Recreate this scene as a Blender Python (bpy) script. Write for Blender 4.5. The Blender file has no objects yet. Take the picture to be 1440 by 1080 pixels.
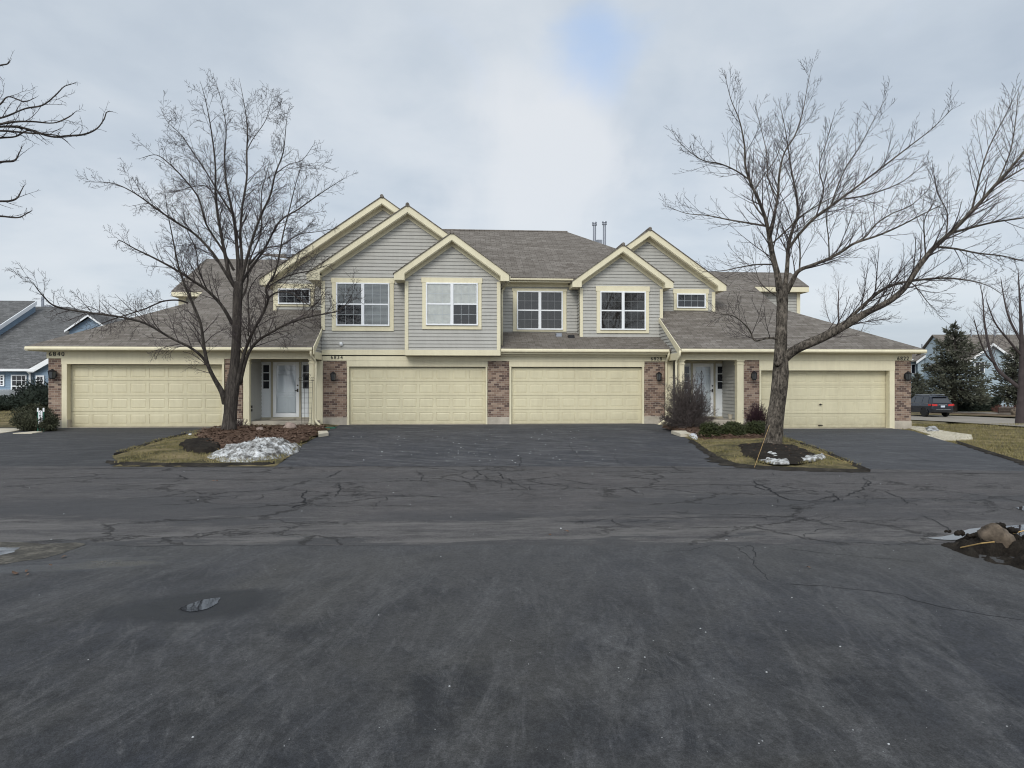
import bpy, math, random
from mathutils import Vector, Matrix, noise as mn
R = math.radians
sc = bpy.context.scene
C = sc.collection
rnd = random.Random(7)
CAMZ = 1.62
YAW = R(4.2); TA = math.tan(YAW); SA = math.sin(YAW); CA = math.cos(YAW)
F = 1000.0
# ---------------------------------------------------------------- survey helpers (bearing/elevation -> metres on a known plane)
def rat(px):
    u = (px-720)/F; return (u+TA)/(1-u*TA)
def WX(px, Y): return rat(px)*Y
def WZ(px, py, Y): return CAMZ+(540-py)/F*(WX(px, Y)*SA+Y*CA)
def PT(px, py, Y): return Vector((WX(px, Y), Y, WZ(px, py, Y)))
def PD(px, py, D):
    cx = (px-720)/F*D
    return Vector((cx*CA+D*SA, -cx*SA+D*CA, CAMZ+(540-py)/F*D))
def sm(a, b, x):
    t = max(0., min(1., (x-a)/(b-a))); return t*t*(3-2*t)
def yst(x): return 13.75-.073*x-.12*max(0, min(x, 14)-4)
def H(x, y):
    ys = yst(x)
    r = max(0., min(1., (y-ys)/(24.6-ys)))
    h = r*(.155+(.01-.155)*sm(7.2, 10.5, x))
    h += .16*sm(28, 42, y)*sm(-12, -20, x)
    h -= 1.1*sm(26, 42, y)*sm(10, 20, x)
    return h
def G(px, py, off=0.):
    z = .05
    for _ in range(40):
        D = F*(CAMZ-z)/(py-540.); D = min(D, 400)
        cx = (px-720)/F*D; X = cx*CA+D*SA; Y = -cx*SA+D*CA
        z = .6*z+.4*(H(X, Y)+off)
    return Vector((X, Y, z))
# ---------------------------------------------------------------- mesh builder
class MB:
    def __init__(s): s.v = []; s.f = []; s.col = None
    def add(s, vs, fs):
        b = len(s.v); s.v += [tuple(p) for p in vs]; s.f += [tuple(i+b for i in f) for f in fs]; return s
    def poly(s, pts): return s.add(pts, [tuple(range(len(pts)))])
    def box(s, x0, x1, y0, y1, z0, z1, M=None):
        vs = [Vector((x, y, z)) for z in (z0, z1) for y in (y0, y1) for x in (x0, x1)]
        if M is not None: vs = [M @ p for p in vs]
        return s.add(vs, [(0, 2, 3, 1), (4, 5, 7, 6), (0, 1, 5, 4), (2, 6, 7, 3), (0, 4, 6, 2), (1, 3, 7, 5)])
    def bbox(s, x0, x1, y0, y1, z0, z1, b=.01, M=None):      # box with chamfered upright and top edges
        o = [(x0+b, y0), (x1-b, y0), (x1, y0+b), (x1, y1-b), (x1-b, y1), (x0+b, y1), (x0, y1-b), (x0, y0+b)]
        i = [(x0+b, y0+b), (x1-b, y0+b), (x1-b, y0+b), (x1-b, y1-b), (x1-b, y1-b), (x0+b, y1-b), (x0+b, y1-b), (x0+b, y0+b)]
        vs = [Vector((x, y, z0)) for x, y in o]+[Vector((x, y, z1-b)) for x, y in o]
        vs += [Vector((x, y, z1)) for x, y in ((x0+b, y0+b), (x1-b, y0+b), (x1-b, y1-b), (x0+b, y1-b))]
        if M is not None: vs = [M @ p for p in vs]
        fs = [tuple(range(7, -1, -1))]
        for k in range(8): fs.append((k, (k+1) % 8, 8+(k+1) % 8, 8+k))
        fs += [(8, 9, 17, 16), (9, 10, 17), (10, 11, 18, 17), (11, 12, 18), (12, 13, 19, 18), (13, 14, 19), (14, 15, 16, 19), (15, 8, 16)]
        fs.append((16, 17, 18, 19)); return s.add(vs, fs)
    def slab(s, pts, d):                                     # planar polygon thickened by vector d
        d = Vector(d); n = len(pts); pts = [Vector(p) for p in pts]
        nn = Vector((0, 0, 0))
        for k in range(n): nn += pts[k].cross(pts[(k+1) % n])
        if nn.dot(d) > 0: pts = pts[::-1]
        fs = [tuple(range(n)), tuple(range(2*n-1, n-1, -1))]
        fs += [(k, n+k, n+(k+1) % n, (k+1) % n) for k in range(n)]
        return s.add(pts+[p+d for p in pts], fs)
    def tube(s, pts, rad, n=6, cap=True):
        pts = [Vector(p) for p in pts]; b = len(s.v); m = len(pts)
        up = None
        for i, p in enumerate(pts):
            t = (pts[min(i+1, m-1)]-pts[max(i-1, 0)])
            if t.length < 1e-9: t = Vector((0, 0, 1))
            t.normalize()
            if up is None: up = t.orthogonal().normalized()
            up = (up-t*up.dot(t))
            if up.length < 1e-6: up = t.orthogonal()
            up.normalize(); w = t.cross(up)
            r = rad[i] if isinstance(rad, (list, tuple)) else rad
            for k in range(n):
                a = 2*math.pi*k/n; s.v.append(tuple(p+(up*math.cos(a)+w*math.sin(a))*r))
        for i in range(m-1):
            for k in range(n):
                a = b+i*n+k; c = b+i*n+(k+1) % n; s.f.append((a, c, c+n, a+n))
        if cap:
            s.f.append(tuple(b+k for k in range(n-1, -1, -1))); s.f.append(tuple(b+(m-1)*n+k for k in range(n)))
        return s
    def lathe(s, c, prof, n=16, M=None):
        b = len(s.v)
        for r, z in prof:
            for k in range(n):
                a = 2*math.pi*k/n; p = Vector((r*math.cos(a), r*math.sin(a), z))
                if M is not None: p = M @ p
                s.v.append(tuple(p+Vector(c)))
        for i in range(len(prof)-1):
            for k in range(n): s.f.append((b+i*n+k, b+i*n+(k+1) % n, b+(i+1)*n+(k+1) % n, b+(i+1)*n+k))
        s.f.append(tuple(b+k for k in range(n-1, -1, -1))); s.f.append(tuple(b+(len(prof)-1)*n+k for k in range(n)))
        return s
    def build(s, name, mat, parent=None, smooth=False, uv=True):
        me = bpy.data.meshes.new(name); me.from_pydata(s.v, [], s.f); me.update()
        if uv and len(s.f) < 60000:
            l = me.uv_layers.new(name='UVMap'); d = l.data
            for p in me.polygons:
                n = p.normal
                if abs(n.z) > .97: u = Vector((1, 0, 0)); v = Vector((0, 1, 0))
                else:
                    u = Vector((-n.y, n.x, 0)).normalized(); v = n.cross(u)
                    if v.z < 0: v = -v
                for li in p.loop_indices:
                    co = me.vertices[me.loops[li].vertex_index].co
                    d[li].uv = (co.dot(u), co.dot(v))
        if smooth:
            for p in me.polygons: p.use_smooth = True
        me.materials.append(mat)
        o = bpy.data.objects.new(name, me); C.objects.link(o)
        if parent is not None:
            o.parent = parent
            # parts are built in world metres: cancel the thing's own origin
            if parent.type == 'EMPTY': o.matrix_parent_inverse = Matrix.Translation(-parent.location)
        return o
def tag(o, label=None, cat=None, group=None, kind=None):
    if label: o['label'] = label
    if cat: o['category'] = cat
    if group: o['group'] = group
    if kind: o['kind'] = kind
    return o
def empty(name, loc, label, cat, group=None):
    o = bpy.data.objects.new(name, None); C.objects.link(o); o.location = loc; o.empty_display_size = .2
    return tag(o, label, cat, group)
# ---------------------------------------------------------------- materials
def newmat(name):
    m = bpy.data.materials.new(name); m.use_nodes = True
    nt = m.node_tree; b = nt.nodes['Principled BSDF']; b.inputs['Specular IOR Level'].default_value = .3
    return m, nt, b
def N(nt, t, ins=None, **kw):
    n = nt.nodes.new(t)
    for k, v in kw.items(): setattr(n, k, v)
    if ins:
        for k, v in ins.items():
            if hasattr(v, 'is_linked') or hasattr(v, 'links'): nt.links.new(v, n.inputs[k])
            else: n.inputs[k].default_value = v
    return n
def c4(c): return (c[0], c[1], c[2], 1)
def ramp(nt, fac, stops, interp='LINEAR'):
    n = nt.nodes.new('ShaderNodeValToRGB'); n.color_ramp.interpolation = interp
    e = n.color_ramp.elements
    while len(e) < len(stops): e.new(.5)
    for i, (p, c) in enumerate(stops):
        e[i].position = p; e[i].color = c4(c) if hasattr(c, '__len__') else (c, c, c, 1)
    nt.links.new(fac, n.inputs['Fac']); return n.outputs['Color']
def mixc(nt, fac, a, b, mode='MIX'):
    n = nt.nodes.new('ShaderNodeMix'); n.data_type = 'RGBA'; n.blend_type = mode
    for idx, v in ((0, fac), (6, a), (7, b)):
        if hasattr(v, 'links'): nt.links.new(v, n.inputs[idx])
        else: n.inputs[idx].default_value = v if idx == 0 else (c4(v) if len(v) == 3 else v)
    return n.outputs[2]
def mth(nt, op, a, b=None, c=None, clamp=False):
    n = nt.nodes.new('ShaderNodeMath'); n.operation = op; n.use_clamp = clamp
    for i, v in enumerate((a, b, c)):
        if v is None: continue
        if hasattr(v, 'links'): nt.links.new(v, n.inputs[i])
        else: n.inputs[i].default_value = v
    return n.outputs[0]
def coord(nt, which='Object', scale=(1, 1, 1), rot=(0, 0, 0), loc=(0, 0, 0)):
    t = nt.nodes.new('ShaderNodeTexCoord'); m = nt.nodes.new('ShaderNodeMapping')
    if rot[2]:
        r_ = nt.nodes.new('ShaderNodeVectorRotate'); r_.rotation_type = 'Z_AXIS'; r_.inputs['Angle'].default_value = -rot[2]; nt.links.new(t.outputs[which], r_.inputs['Vector'])
        m.inputs['Scale'].default_value = scale; m.inputs['Location'].default_value = loc; nt.links.new(r_.outputs[0], m.inputs['Vector']); return m.outputs['Vector']
    m.inputs['Scale'].default_value = scale; m.inputs['Rotation'].default_value = rot; m.inputs['Location'].default_value = loc
    nt.links.new(t.outputs[which], m.inputs['Vector']); return m.outputs['Vector']
def noise(nt, vec, scale, detail=4, rough=.55, dist=0.):
    return N(nt, 'ShaderNodeTexNoise', {'Vector': vec, 'Scale': scale, 'Detail': detail, 'Roughness': rough, 'Distortion': dist}).outputs['Fac']
def bump(nt, b, h, strength=.3, dist=.01):
    n = N(nt, 'ShaderNodeBump', {'Height': h, 'Strength': strength, 'Distance': dist}); nt.links.new(n.outputs['Normal'], b.inputs['Normal'])
def plain(name, col, rough=.6, var=.12, scale=3., metal=0., spec=.3, bmp=0., bscale=60.):
    m, nt, b = newmat(name); v = coord(nt)
    f = noise(nt, v, scale, 5, .6)
    lo = tuple(c*(1-var) for c in col); hi = tuple(min(1, c*(1+var)) for c in col)
    nt.links.new(ramp(nt, f, [(.3, lo), (.7, hi)]), b.inputs['Base Color'])
    b.inputs['Roughness'].default_value = rough; b.inputs['Metallic'].default_value = metal; b.inputs['Specular IOR Level'].default_value = spec
    if bmp: bump(nt, b, noise(nt, v, bscale, 3), bmp, .01)
    return m
def stained(name, col, dirt, rough=.55, amt=.5, streak=True):
    # painted board with faint vertical run-off streaks and blotches
    m, nt, b = newmat(name)
    f = noise(nt, coord(nt, scale=(5, 5, .8 if streak else 4)), 1.6, 6, .65)
    g = noise(nt, coord(nt), 1.3, 4)
    k = mth(nt, 'MULTIPLY', mth(nt, 'SUBTRACT', mth(nt, 'ADD', f, g), .82, clamp=True), amt*2, clamp=True)
    oc = mixc(nt, k, col, dirt)
    if 'door_paint' in name and 'garage' in name:      # road grime splashed along the bottom section
        sz = N(nt, 'ShaderNodeSeparateXYZ', {'Vector': coord(nt)})
        gk = mth(nt, 'MULTIPLY', mth(nt, 'SUBTRACT', 1., mth(nt, 'DIVIDE', sz.outputs['Z'], .62), clamp=True), mth(nt, 'MULTIPLY', noise(nt, coord(nt), 6, 6, .7), 1.1), clamp=True)
        oc = mixc(nt, gk, oc, (.30, .27, .19))
    nt.links.new(oc, b.inputs['Base Color'])
    b.inputs['Roughness'].default_value = rough
    bump(nt, b, noise(nt, coord(nt), 40, 3), .08, .004)
    return m
M = {}
M['cream'] = stained('cream_trim_paint', (.73, .675, .49), (.52, .47, .34), .5, .4)
M['cream_door'] = stained('garage_door_paint', (.655, .605, .425), (.50, .45, .31), .45, .45)
M['siding'] = stained('vinyl_siding', (.42, .415, .385), (.29, .28, .26), .55, .4)
M['white'] = stained('white_vinyl', (.80, .82, .84), (.62, .64, .66), .4, .25)
M['doorwhite'] = stained('white_door_paint', (.76, .79, .81), (.6, .63, .65), .4, .25)
M['tan'] = stained('tan_door_frame', (.42, .39, .30), (.3, .28, .21), .5, .3)
M['black'] = plain('black_metal', (.015, .015, .017), .45)
M['dark'] = plain('dark_interior', (.02, .02, .024), .8)
M['brass'] = plain('dark_hardware', (.05, .045, .04), .3, metal=.7)
M['conc'] = plain('concrete', (.40, .36, .30), .85, .22, 2.5, bmp=.25)
M['walk'] = plain('pale_concrete_walk', (.55, .50, .40), .85, .12, 2.5, bmp=.15)
M['vent'] = plain('galvanised_vent', (.30, .32, .36), .45, metal=.5)
M['gridgrey'] = plain('grey_grid_bars', (.34, .33, .32), .6)
M['curtain'] = plain('pale_curtain', (.80, .80, .76), .9, .1, 6)
M['curtain_dark'] = plain('brown_curtain', (.050, .044, .040), .9, .3, 6)
M['slat'] = plain('blind_slats', (.42, .44, .44), .6)
M['blueside'] = stained('blue_vinyl_siding', (.20, .275, .36), (.15, .21, .28), .6, .4)
M['paleside'] = stained('pale_blue_siding', (.36, .44, .50), (.28, .34, .40), .6, .4)
def glassmat():
    m, nt, b = newmat('window_glass')
    out = nt.nodes['Material Output']
    t = N(nt, 'ShaderNodeBsdfTransparent', {'Color': (.86, .88, .89, 1)}); g = N(nt, 'ShaderNodeBsdfGlossy', {'Roughness': .03, 'Color': (1, 1, 1, 1)})
    fr = N(nt, 'ShaderNodeFresnel', {'IOR': 1.55}); k = mth(nt, 'ADD', mth(nt, 'MULTIPLY', fr.outputs[0], 1.1), .005, clamp=True)
    mx = N(nt, 'ShaderNodeMixShader', {'Fac': k}); nt.links.new(t.outputs[0], mx.inputs[1]); nt.links.new(g.outputs[0], mx.inputs[2])
    nt.links.new(mx.outputs[0], out.inputs['Surface']); return m
M['glass'] = glassmat()
def brickmat():
    m, nt, b = newmat('blended_brick')
    uv = coord(nt, 'UV')
    br = N(nt, 'ShaderNodeTexBrick', {'Vector': uv, 'Color1': (.0, .0, .0, 1), 'Color2': (1, 1, 1, 1), 'Mortar': (.5, .5, .5, 1), 'Scale': 1., 'Mortar Size': .0055,
           'Mortar Smooth': .3, 'Bias': 0., 'Brick Width': .19, 'Row Height': .078}, offset=.5)
    pal = ramp(nt, br.outputs['Color'], [(0, (.050, .034, .032)), (.24, (.085, .052, .046)), (.34, (.15, .098, .074)), (.55, (.215, .145, .11)), (.78, (.30, .215, .16)), (1, (.37, .285, .22))])
    f = noise(nt, coord(nt), 9, 5)
    pal = mixc(nt, mth(nt, 'MULTIPLY', f, .55), pal, (.22, .15, .12))
    col = mixc(nt, br.outputs['Fac'], pal, (.40, .35, .29))
    nt.links.new(col, b.inputs['Base Color']); b.inputs['Roughness'].default_value = .9
    hgt = mth(nt, 'SUBTRACT', mth(nt, 'MULTIPLY', noise(nt, coord(nt), 60, 3), .3), br.outputs['Fac'])
    bump(nt, b, hgt, .8, .008); return m
M['brick'] = brickmat()
def shingles(name, cols):
    m, nt, b = newmat(name)
    uv = coord(nt, 'UV')
    br = N(nt, 'ShaderNodeTexBrick', {'Vector': uv, 'Color1': (0, 0, 0, 1), 'Color2': (1, 1, 1, 1), 'Mortar': (.1, .1, .1, 1), 'Scale': 1., 'Mortar Size': .006,
           'Mortar Smooth': .4, 'Bias': 0., 'Brick Width': .23, 'Row Height': .135}, offset=.37, offset_frequency=3)
    br2 = N(nt, 'ShaderNodeTexBrick', {'Vector': uv, 'Color1': (0, 0, 0, 1), 'Color2': (1, 1, 1, 1), 'Mortar': (.5, .5, .5, 1), 'Scale': 1., 'Mortar Size': 0.,
           'Bias': 0., 'Brick Width': .61, 'Row Height': .135}, offset=.21, offset_frequency=2)
    t = mth(nt, 'ADD', mth(nt, 'MULTIPLY', br.outputs['Color'], .6), mth(nt, 'MULTIPLY', br2.outputs['Color'], .4))
    t = mth(nt, 'ADD', mth(nt, 'MULTIPLY', t, .62), mth(nt, 'MULTIPLY', noise(nt, coord(nt), .9, 4), .38))
    col = ramp(nt, t, [(.15, cols[0]), (.5, cols[1]), (.85, cols[2])])
    col = mixc(nt, mth(nt, 'MULTIPLY', br.outputs['Fac'], .75), col, tuple(c*.35 for c in cols[0]))
    g = noise(nt, coord(nt), 180, 2)
    col = mixc(nt, .5, col, ramp(nt, g, [(.3, .7), (.7, 1.)]), 'MULTIPLY')
    nt.links.new(col, b.inputs['Base Color']); b.inputs['Roughness'].default_value = .92; b.inputs['Specular IOR Level'].default_value = .15
    sepn = N(nt, 'ShaderNodeSeparateXYZ', {'Vector': uv})
    saw = mth(nt, 'FRACT', mth(nt, 'DIVIDE', sepn.outputs['Y'], .135))
    bump(nt, b, mth(nt, 'SUBTRACT', mth(nt, 'SUBTRACT', mth(nt, 'MULTIPLY', br2.outputs['Color'], .5), saw), br.outputs['Fac']), .7, .012)
    return m
M['roof'] = shingles('weathered_shingles', ((.125, .108, .092), (.185, .165, .145), (.26, .235, .21)))
M['roofgrey'] = shingles('grey_shingles', ((.09, .09, .09), (.14, .14, .14), (.2, .2, .2)))
def asphalt(name, base, warm, scuff, sdir, amt=.5, crack=0., rough=.86, damp=None, bands=False, wear=False, mott=1.):
    m, nt, b = newmat(name)
    o = coord(nt)
    big = noise(nt, o, .33, 5, .6, .6); mid = noise(nt, o, 1.5, 8, .72, .4); mo = noise(nt, coord(nt, scale=(.8, 1.5, 1), rot=(0, 0, sdir)), 7.5, 7, .78, .5)
    fine = noise(nt, o, 42, 5, .8); grain = noise(nt, o, 130, 3, .85)
    st = noise(nt, coord(nt, scale=(.5, 2.4, 1), rot=(0, 0, sdir)), 1.3, 9, .78, .8)
    st2 = noise(nt, coord(nt, scale=(.8, 3.6, 1), rot=(0, 0, sdir+.5), loc=(3, 9, 0)), 2.1, 9, .8, .6)
    dk = tuple(c*.55 for c in base)
    col = mixc(nt, ramp(nt, big, [(.40, 0.), (.60, 1.)]), base, warm)
    col = mixc(nt, mth(nt, 'MULTIPLY', ramp(nt, mid, [(.36, 1.), (.52, 0.)]), .8*mott), col, dk)
    col = mixc(nt, mth(nt, 'MULTIPLY', ramp(nt, st, [(.49, 0.), (.62, 1.)]), amt), col, scuff)
    col = mixc(nt, mth(nt, 'MULTIPLY', ramp(nt, st2, [(.54, 0.), (.66, 1.)]), amt), col, scuff)
    col = mixc(nt, .85*mott, col, ramp(nt, mo, [(.30, .50), (.45, .86), (.56, 1.06), (.72, 1.45)]), 'MULTIPLY')
    col = mixc(nt, .9, col, ramp(nt, fine, [(.30, .40), (.45, .85), (.58, 1.1), (.72, 1.55)]), 'MULTIPLY')
    col = mixc(nt, .8, col, ramp(nt, grain, [(.34, .50), (.5, 1.), (.66, 1.7)]), 'MULTIPLY')
    hgt = mth(nt, 'ADD', mth(nt, 'MULTIPLY', fine, .8), grain)
    sp_ = N(nt, 'ShaderNodeSeparateXYZ', {'Vector': o}); yy = mth(nt, 'ADD', sp_.outputs['Y'], mth(nt, 'MULTIPLY', sp_.outputs['X'], .073))
    if wear:       # greyer, more worn towards the street
        k = mth(nt, 'ADD', mth(nt, 'DIVIDE', mth(nt, 'SUBTRACT', yy, 3.2), 4.2), mth(nt, 'MULTIPLY', mth(nt, 'SUBTRACT', mid, .5), 1.6), clamp=True)
        col = mixc(nt, mth(nt, 'MULTIPLY', k, .62), col, mixc(nt, 1., (.082, .081, .082), ramp(nt, fine, [(.3, .5), (.5, 1.), (.7, 1.4)]), 'MULTIPLY'))
    if bands:      # gritty worn strip along the court seam and resealed dark strips, all ragged
        nz = mth(nt, 'SUBTRACT', noise(nt, coord(nt, scale=(.5, 1.6, 1)), .9, 8, .7), .5)
        jag = mth(nt, 'ADD', mth(nt, 'MULTIPLY', nz, 3.6), yy)
        wmask = ramp(nt, noise(nt, coord(nt, scale=(.25, .6, 1), loc=(4, 1, 0)), .8, 4), [(.42, 0.), (.56, 1.)])
        lm = ramp(nt, noise(nt, coord(nt, scale=(.5, 2.2, 1), loc=(2, 1, 0)), 1.6, 8, .75), [(.44, 0.), (.60, 1.)])
        lg = mth(nt, 'SUBTRACT', 1., mth(nt, 'ABSOLUTE', mth(nt, 'DIVIDE', mth(nt, 'SUBTRACT', jag, 7.75), .8)), clamp=True)
        d1 = mth(nt, 'SUBTRACT', 1., mth(nt, 'ABSOLUTE', mth(nt, 'DIVIDE', mth(nt, 'SUBTRACT', jag, 9.3), 1.0)), clamp=True)
        d2 = mth(nt, 'SUBTRACT', 1., mth(nt, 'ABSOLUTE', mth(nt, 'DIVIDE', mth(nt, 'SUBTRACT', jag, 7.15), .26)), clamp=True)
        col = mixc(nt, mth(nt, 'MULTIPLY', mth(nt, 'MULTIPLY', ramp(nt, lg, [(.0, 0.), (.5, 1.)]), lm), .65), col, (.16, .152, .145))
        col = mixc(nt, mth(nt, 'MULTIPLY', mth(nt, 'MULTIPLY', ramp(nt, d1, [(.1, 0.), (.3, 1.)]), wmask), .62), col, (.046, .047, .051))
        col = mixc(nt, mth(nt, 'MULTIPLY', ramp(nt, d2, [(.1, 0.), (.4, 1.)]), .6), col, (.040, .042, .046))
    vo = N(nt, 'ShaderNodeTexVoronoi', {'Vector': o, 'Scale': 5.2, 'Randomness': 1.}); vcol = N(nt, 'ShaderNodeSeparateColor', {'Color': vo.outputs['Color']})
    sp = mth(nt, 'MULTIPLY', mth(nt, 'LESS_THAN', mth(nt, 'ADD', vo.outputs['Distance'], mth(nt, 'MULTIPLY', fine, .07)), mth(nt, 'MULTIPLY', vcol.outputs['Red'], .085)), mth(nt, 'GREATER_THAN', vcol.outputs['Green'], .55))
    col = mixc(nt, mth(nt, 'MULTIPLY', sp, .4), col, (.24, .24, .24))
    if crack:
        w = N(nt, 'ShaderNodeTexNoise', {'Vector': o, 'Scale': 1.7, 'Detail': 8, 'Roughness': .75})
        ov = N(nt, 'ShaderNodeVectorMath', {0: o, 1: N(nt, 'ShaderNodeVectorMath', {0: w.outputs['Color'], 'Scale': .85}, operation='SCALE').outputs[0]}, operation='ADD')
        sc_ = N(nt, 'ShaderNodeVectorMath', {0: ov.outputs[0], 1: (.55, 1.0, 1)}, operation='MULTIPLY')
        vc = N(nt, 'ShaderNodeTexVoronoi', {'Vector': sc_.outputs[0], 'Scale': 1.05}, feature='DISTANCE_TO_EDGE')
        mask = ramp(nt, noise(nt, coord(nt, loc=(7, 2, 0)), .33, 4), [(.45, 0.), (.54, 1.)])
        ln = mth(nt, 'MULTIPLY', ramp(nt, mth(nt, 'DIVIDE', vc.outputs['Distance'], mth(nt, 'MULTIPLY', mid, .036)), [(.35, 1.), (1., 0.)]), mask)
        col = mixc(nt, mth(nt, 'MULTIPLY', ln, crack), col, tuple(c*.28 for c in base)); hgt = mth(nt, 'SUBTRACT', hgt, mth(nt, 'MULTIPLY', ln, 3))
    rv = mth(nt, 'ADD', mth(nt, 'MULTIPLY', mid, .35), rough-.17)
    for (dx, dy, rx, ry, ang, dk_, rr_) in (damp or []):
        tc = nt.nodes.new('ShaderNodeTexCoord')
        v1 = N(nt, 'ShaderNodeVectorMath', {0: tc.outputs['Object'], 1: (-dx, -dy, 0)}, operation='ADD')
        v2 = N(nt, 'ShaderNodeVectorRotate', {'Vector': v1.outputs[0], 'Angle': -ang}, rotation_type='Z_AXIS')
        v3 = N(nt, 'ShaderNodeVectorMath', {0: v2.outputs[0], 1: (1/rx, 1/ry, 0)}, operation='MULTIPLY')
        ln = N(nt, 'ShaderNodeVectorMath', {0: v3.outputs[0]}, operation='LENGTH')
        q = mth(nt, 'ADD', ln.outputs['Value'], mth(nt, 'MULTIPLY', mid, .9))
        k = ramp(nt, mth(nt, 'MULTIPLY', q, .5), [(.5, 1.), (.66, 0.)])
        col = mixc(nt, mth(nt, 'MULTIPLY', k, dk_), col, tuple(c*.42 for c in base))
        rv = mth(nt, 'SUBTRACT', rv, mth(nt, 'MULTIPLY', k, rr_))
    nt.links.new(col, b.inputs['Base Color']); nt.links.new(rv, b.inputs['Roughness'])
    b.inputs['Specular IOR Level'].default_value = .35
    bump(nt, b, hgt, .8, .008); return m
PUD = G(280, 854)
_w = G(60, 800); _w2 = G(150, 788); _w3 = G(1420, 752)
M['court'] = asphalt('parking_asphalt', (.034, .037, .045), (.056, .055, .052), (.122, .122, .124), R(80), .48, wear=True, damp=[(PUD.x, PUD.y, .74, .52, .2, .95, .36), (_w.x, _w.y, 1.6, .20, .13, .35, .55), (_w2.x, _w2.y, 1.0, .10, .12, .3, .42), (_w3.x, _w3.y, 1.4, .3, 0., .4, .35)])
M['street'] = asphalt('old_street_asphalt', (.088, .082, .082), (.074, .071, .073), (.112, .106, .104), R(2), .6, crack=.75, bands=True, mott=.9)
M['drive'] = asphalt('driveway_asphalt', (.044, .046, .054), (.058, .058, .064), (.135, .135, .14), R(150), .6, mott=1.)
M['driveleft'] = asphalt('left_driveway_asphalt', (.050, .051, .055), (.042, .043, .047), (.11, .11, .112), R(8), .5, mott=.9)
M['driveright'] = asphalt('right_driveway_asphalt', (.064, .066, .073), (.056, .058, .065), (.135, .137, .142), R(150), .5, mott=.9)
def soil(name, stops, scale=3., scale2=40., bmp=.8):
    m, nt, b = newmat(name); o = coord(nt)
    t = mth(nt, 'ADD', mth(nt, 'MULTIPLY', noise(nt, o, scale, 6, .65), .6), mth(nt, 'MULTIPLY', noise(nt, o, scale2, 4, .7), .4))
    nt.links.new(ramp(nt, t, stops), b.inputs['Base Color']); b.inputs['Roughness'].default_value = .95; b.inputs['Specular IOR Level'].default_value = .1
    bump(nt, b, noise(nt, o, scale2, 5, .7), bmp, .03); return m
M['grass'] = soil('winter_turf', [(.38, (.035, .030, .022)), (.46, (.10, .088, .045)), (.54, (.19, .155, .082)), (.64, (.30, .235, .135))], 1.1, 18)
M['blade'] = soil('grass_blades', [(.3, (.085, .088, .036)), (.5, (.20, .175, .08)), (.68, (.36, .29, .16))], 1.6, 30, 0.)
M['mulch'] = soil('bark_mulch', [(.35, (.035, .022, .016)), (.5, (.085, .052, .036)), (.7, (.17, .11, .08))], 4, 45)
M['chip'] = soil('bark_chips', [(.3, (.045, .028, .020)), (.5, (.115, .075, .055)), (.7, (.25, .18, .14))], 9, 60, 0.)
M['dirt'] = soil('wet_black_soil', [(.35, (.012, .010, .009)), (.55, (.032, .027, .022)), (.75, (.07, .06, .05))], 5, 50)
def snowmat():
    m, nt, b = newmat('old_snow'); o = coord(nt)
    a = noise(nt, o, 3.2, 6, .7, .6); d = noise(nt, o, 10, 5, .65)
    t = mth(nt, 'ADD', mth(nt, 'MULTIPLY', a, .5), mth(nt, 'MULTIPLY', d, .5))
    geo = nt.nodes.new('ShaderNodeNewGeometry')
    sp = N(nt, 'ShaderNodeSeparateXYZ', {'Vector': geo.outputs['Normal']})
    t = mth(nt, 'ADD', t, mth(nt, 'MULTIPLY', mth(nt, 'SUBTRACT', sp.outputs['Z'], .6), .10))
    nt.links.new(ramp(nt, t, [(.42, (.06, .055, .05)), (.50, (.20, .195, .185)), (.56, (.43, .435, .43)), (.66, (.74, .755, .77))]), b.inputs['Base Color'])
    b.inputs['Roughness'].default_value = .6
    bump(nt, b, d, .4, .02); return m
M['snow'] = snowmat()
M['cleansnow'] = plain('clean_snow', (.72, .74, .78), .6, .15, 5, bmp=.5, bscale=12)
def barkmat(name, lo, hi, scale=(14, 14, 2.2)):
    m, nt, b = newmat(name)
    f = noise(nt, coord(nt, scale=scale), 1.6, 6, .7, .5)
    g = noise(nt, coord(nt), 2.2, 4)
    t = mth(nt, 'ADD', mth(nt, 'MULTIPLY', f, .75), mth(nt, 'MULTIPLY', g, .25))
    nt.links.new(ramp(nt, t, [(.40, lo), (.50, tuple((p_+q_)*.42 for p_, q_ in zip(lo, hi))), (.60, hi)]), b.inputs['Base Color']); b.inputs['Roughness'].default_value = .95; b.inputs['Specular IOR Level'].default_value = .1
    bump(nt, b, f, 1., .035); return m
M['bark1'] = barkmat('dark_smooth_bark', (.035, .030, .028), (.10, .088, .078))
M['bark2'] = barkmat('ridged_grey_bark', (.024, .021, .018), (.19, .165, .138), (13, 13, 5))
M['twig'] = plain('twig_bark', (.055, .044, .044), .9, .25, 3)
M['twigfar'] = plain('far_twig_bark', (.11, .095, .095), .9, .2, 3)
M['bushtwig'] = plain('bush_twigs', (.085, .070, .066), .9, .3, 8)
M['redtwig'] = plain('burgundy_twigs', (.045, .022, .028), .9, .3, 8)
M['yew'] = plain('yew_leaves', (.036, .044, .014), .7, .5, 9)
M['hedge'] = plain('hedge_leaves', (.040, .043, .024), .8, .5, 7)
M['hedgedark'] = plain('dark_hedge_leaves', (.016, .024, .016), .8, .4, 7)
M['spruce'] = plain('spruce_needles', (.058, .061, .042), .85, .5, 1.1)
M['stone'] = plain('field_stone', (.27, .21, .18), .85, .3, 8, bmp=.6, bscale=14)
M['palestone'] = plain('pale_boulder', (.13, .102, .076), .9, .9, 6, bmp=1., bscale=22)
M['orange'] = plain('orange_cord', (.50, .33, .13), .7)
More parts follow.
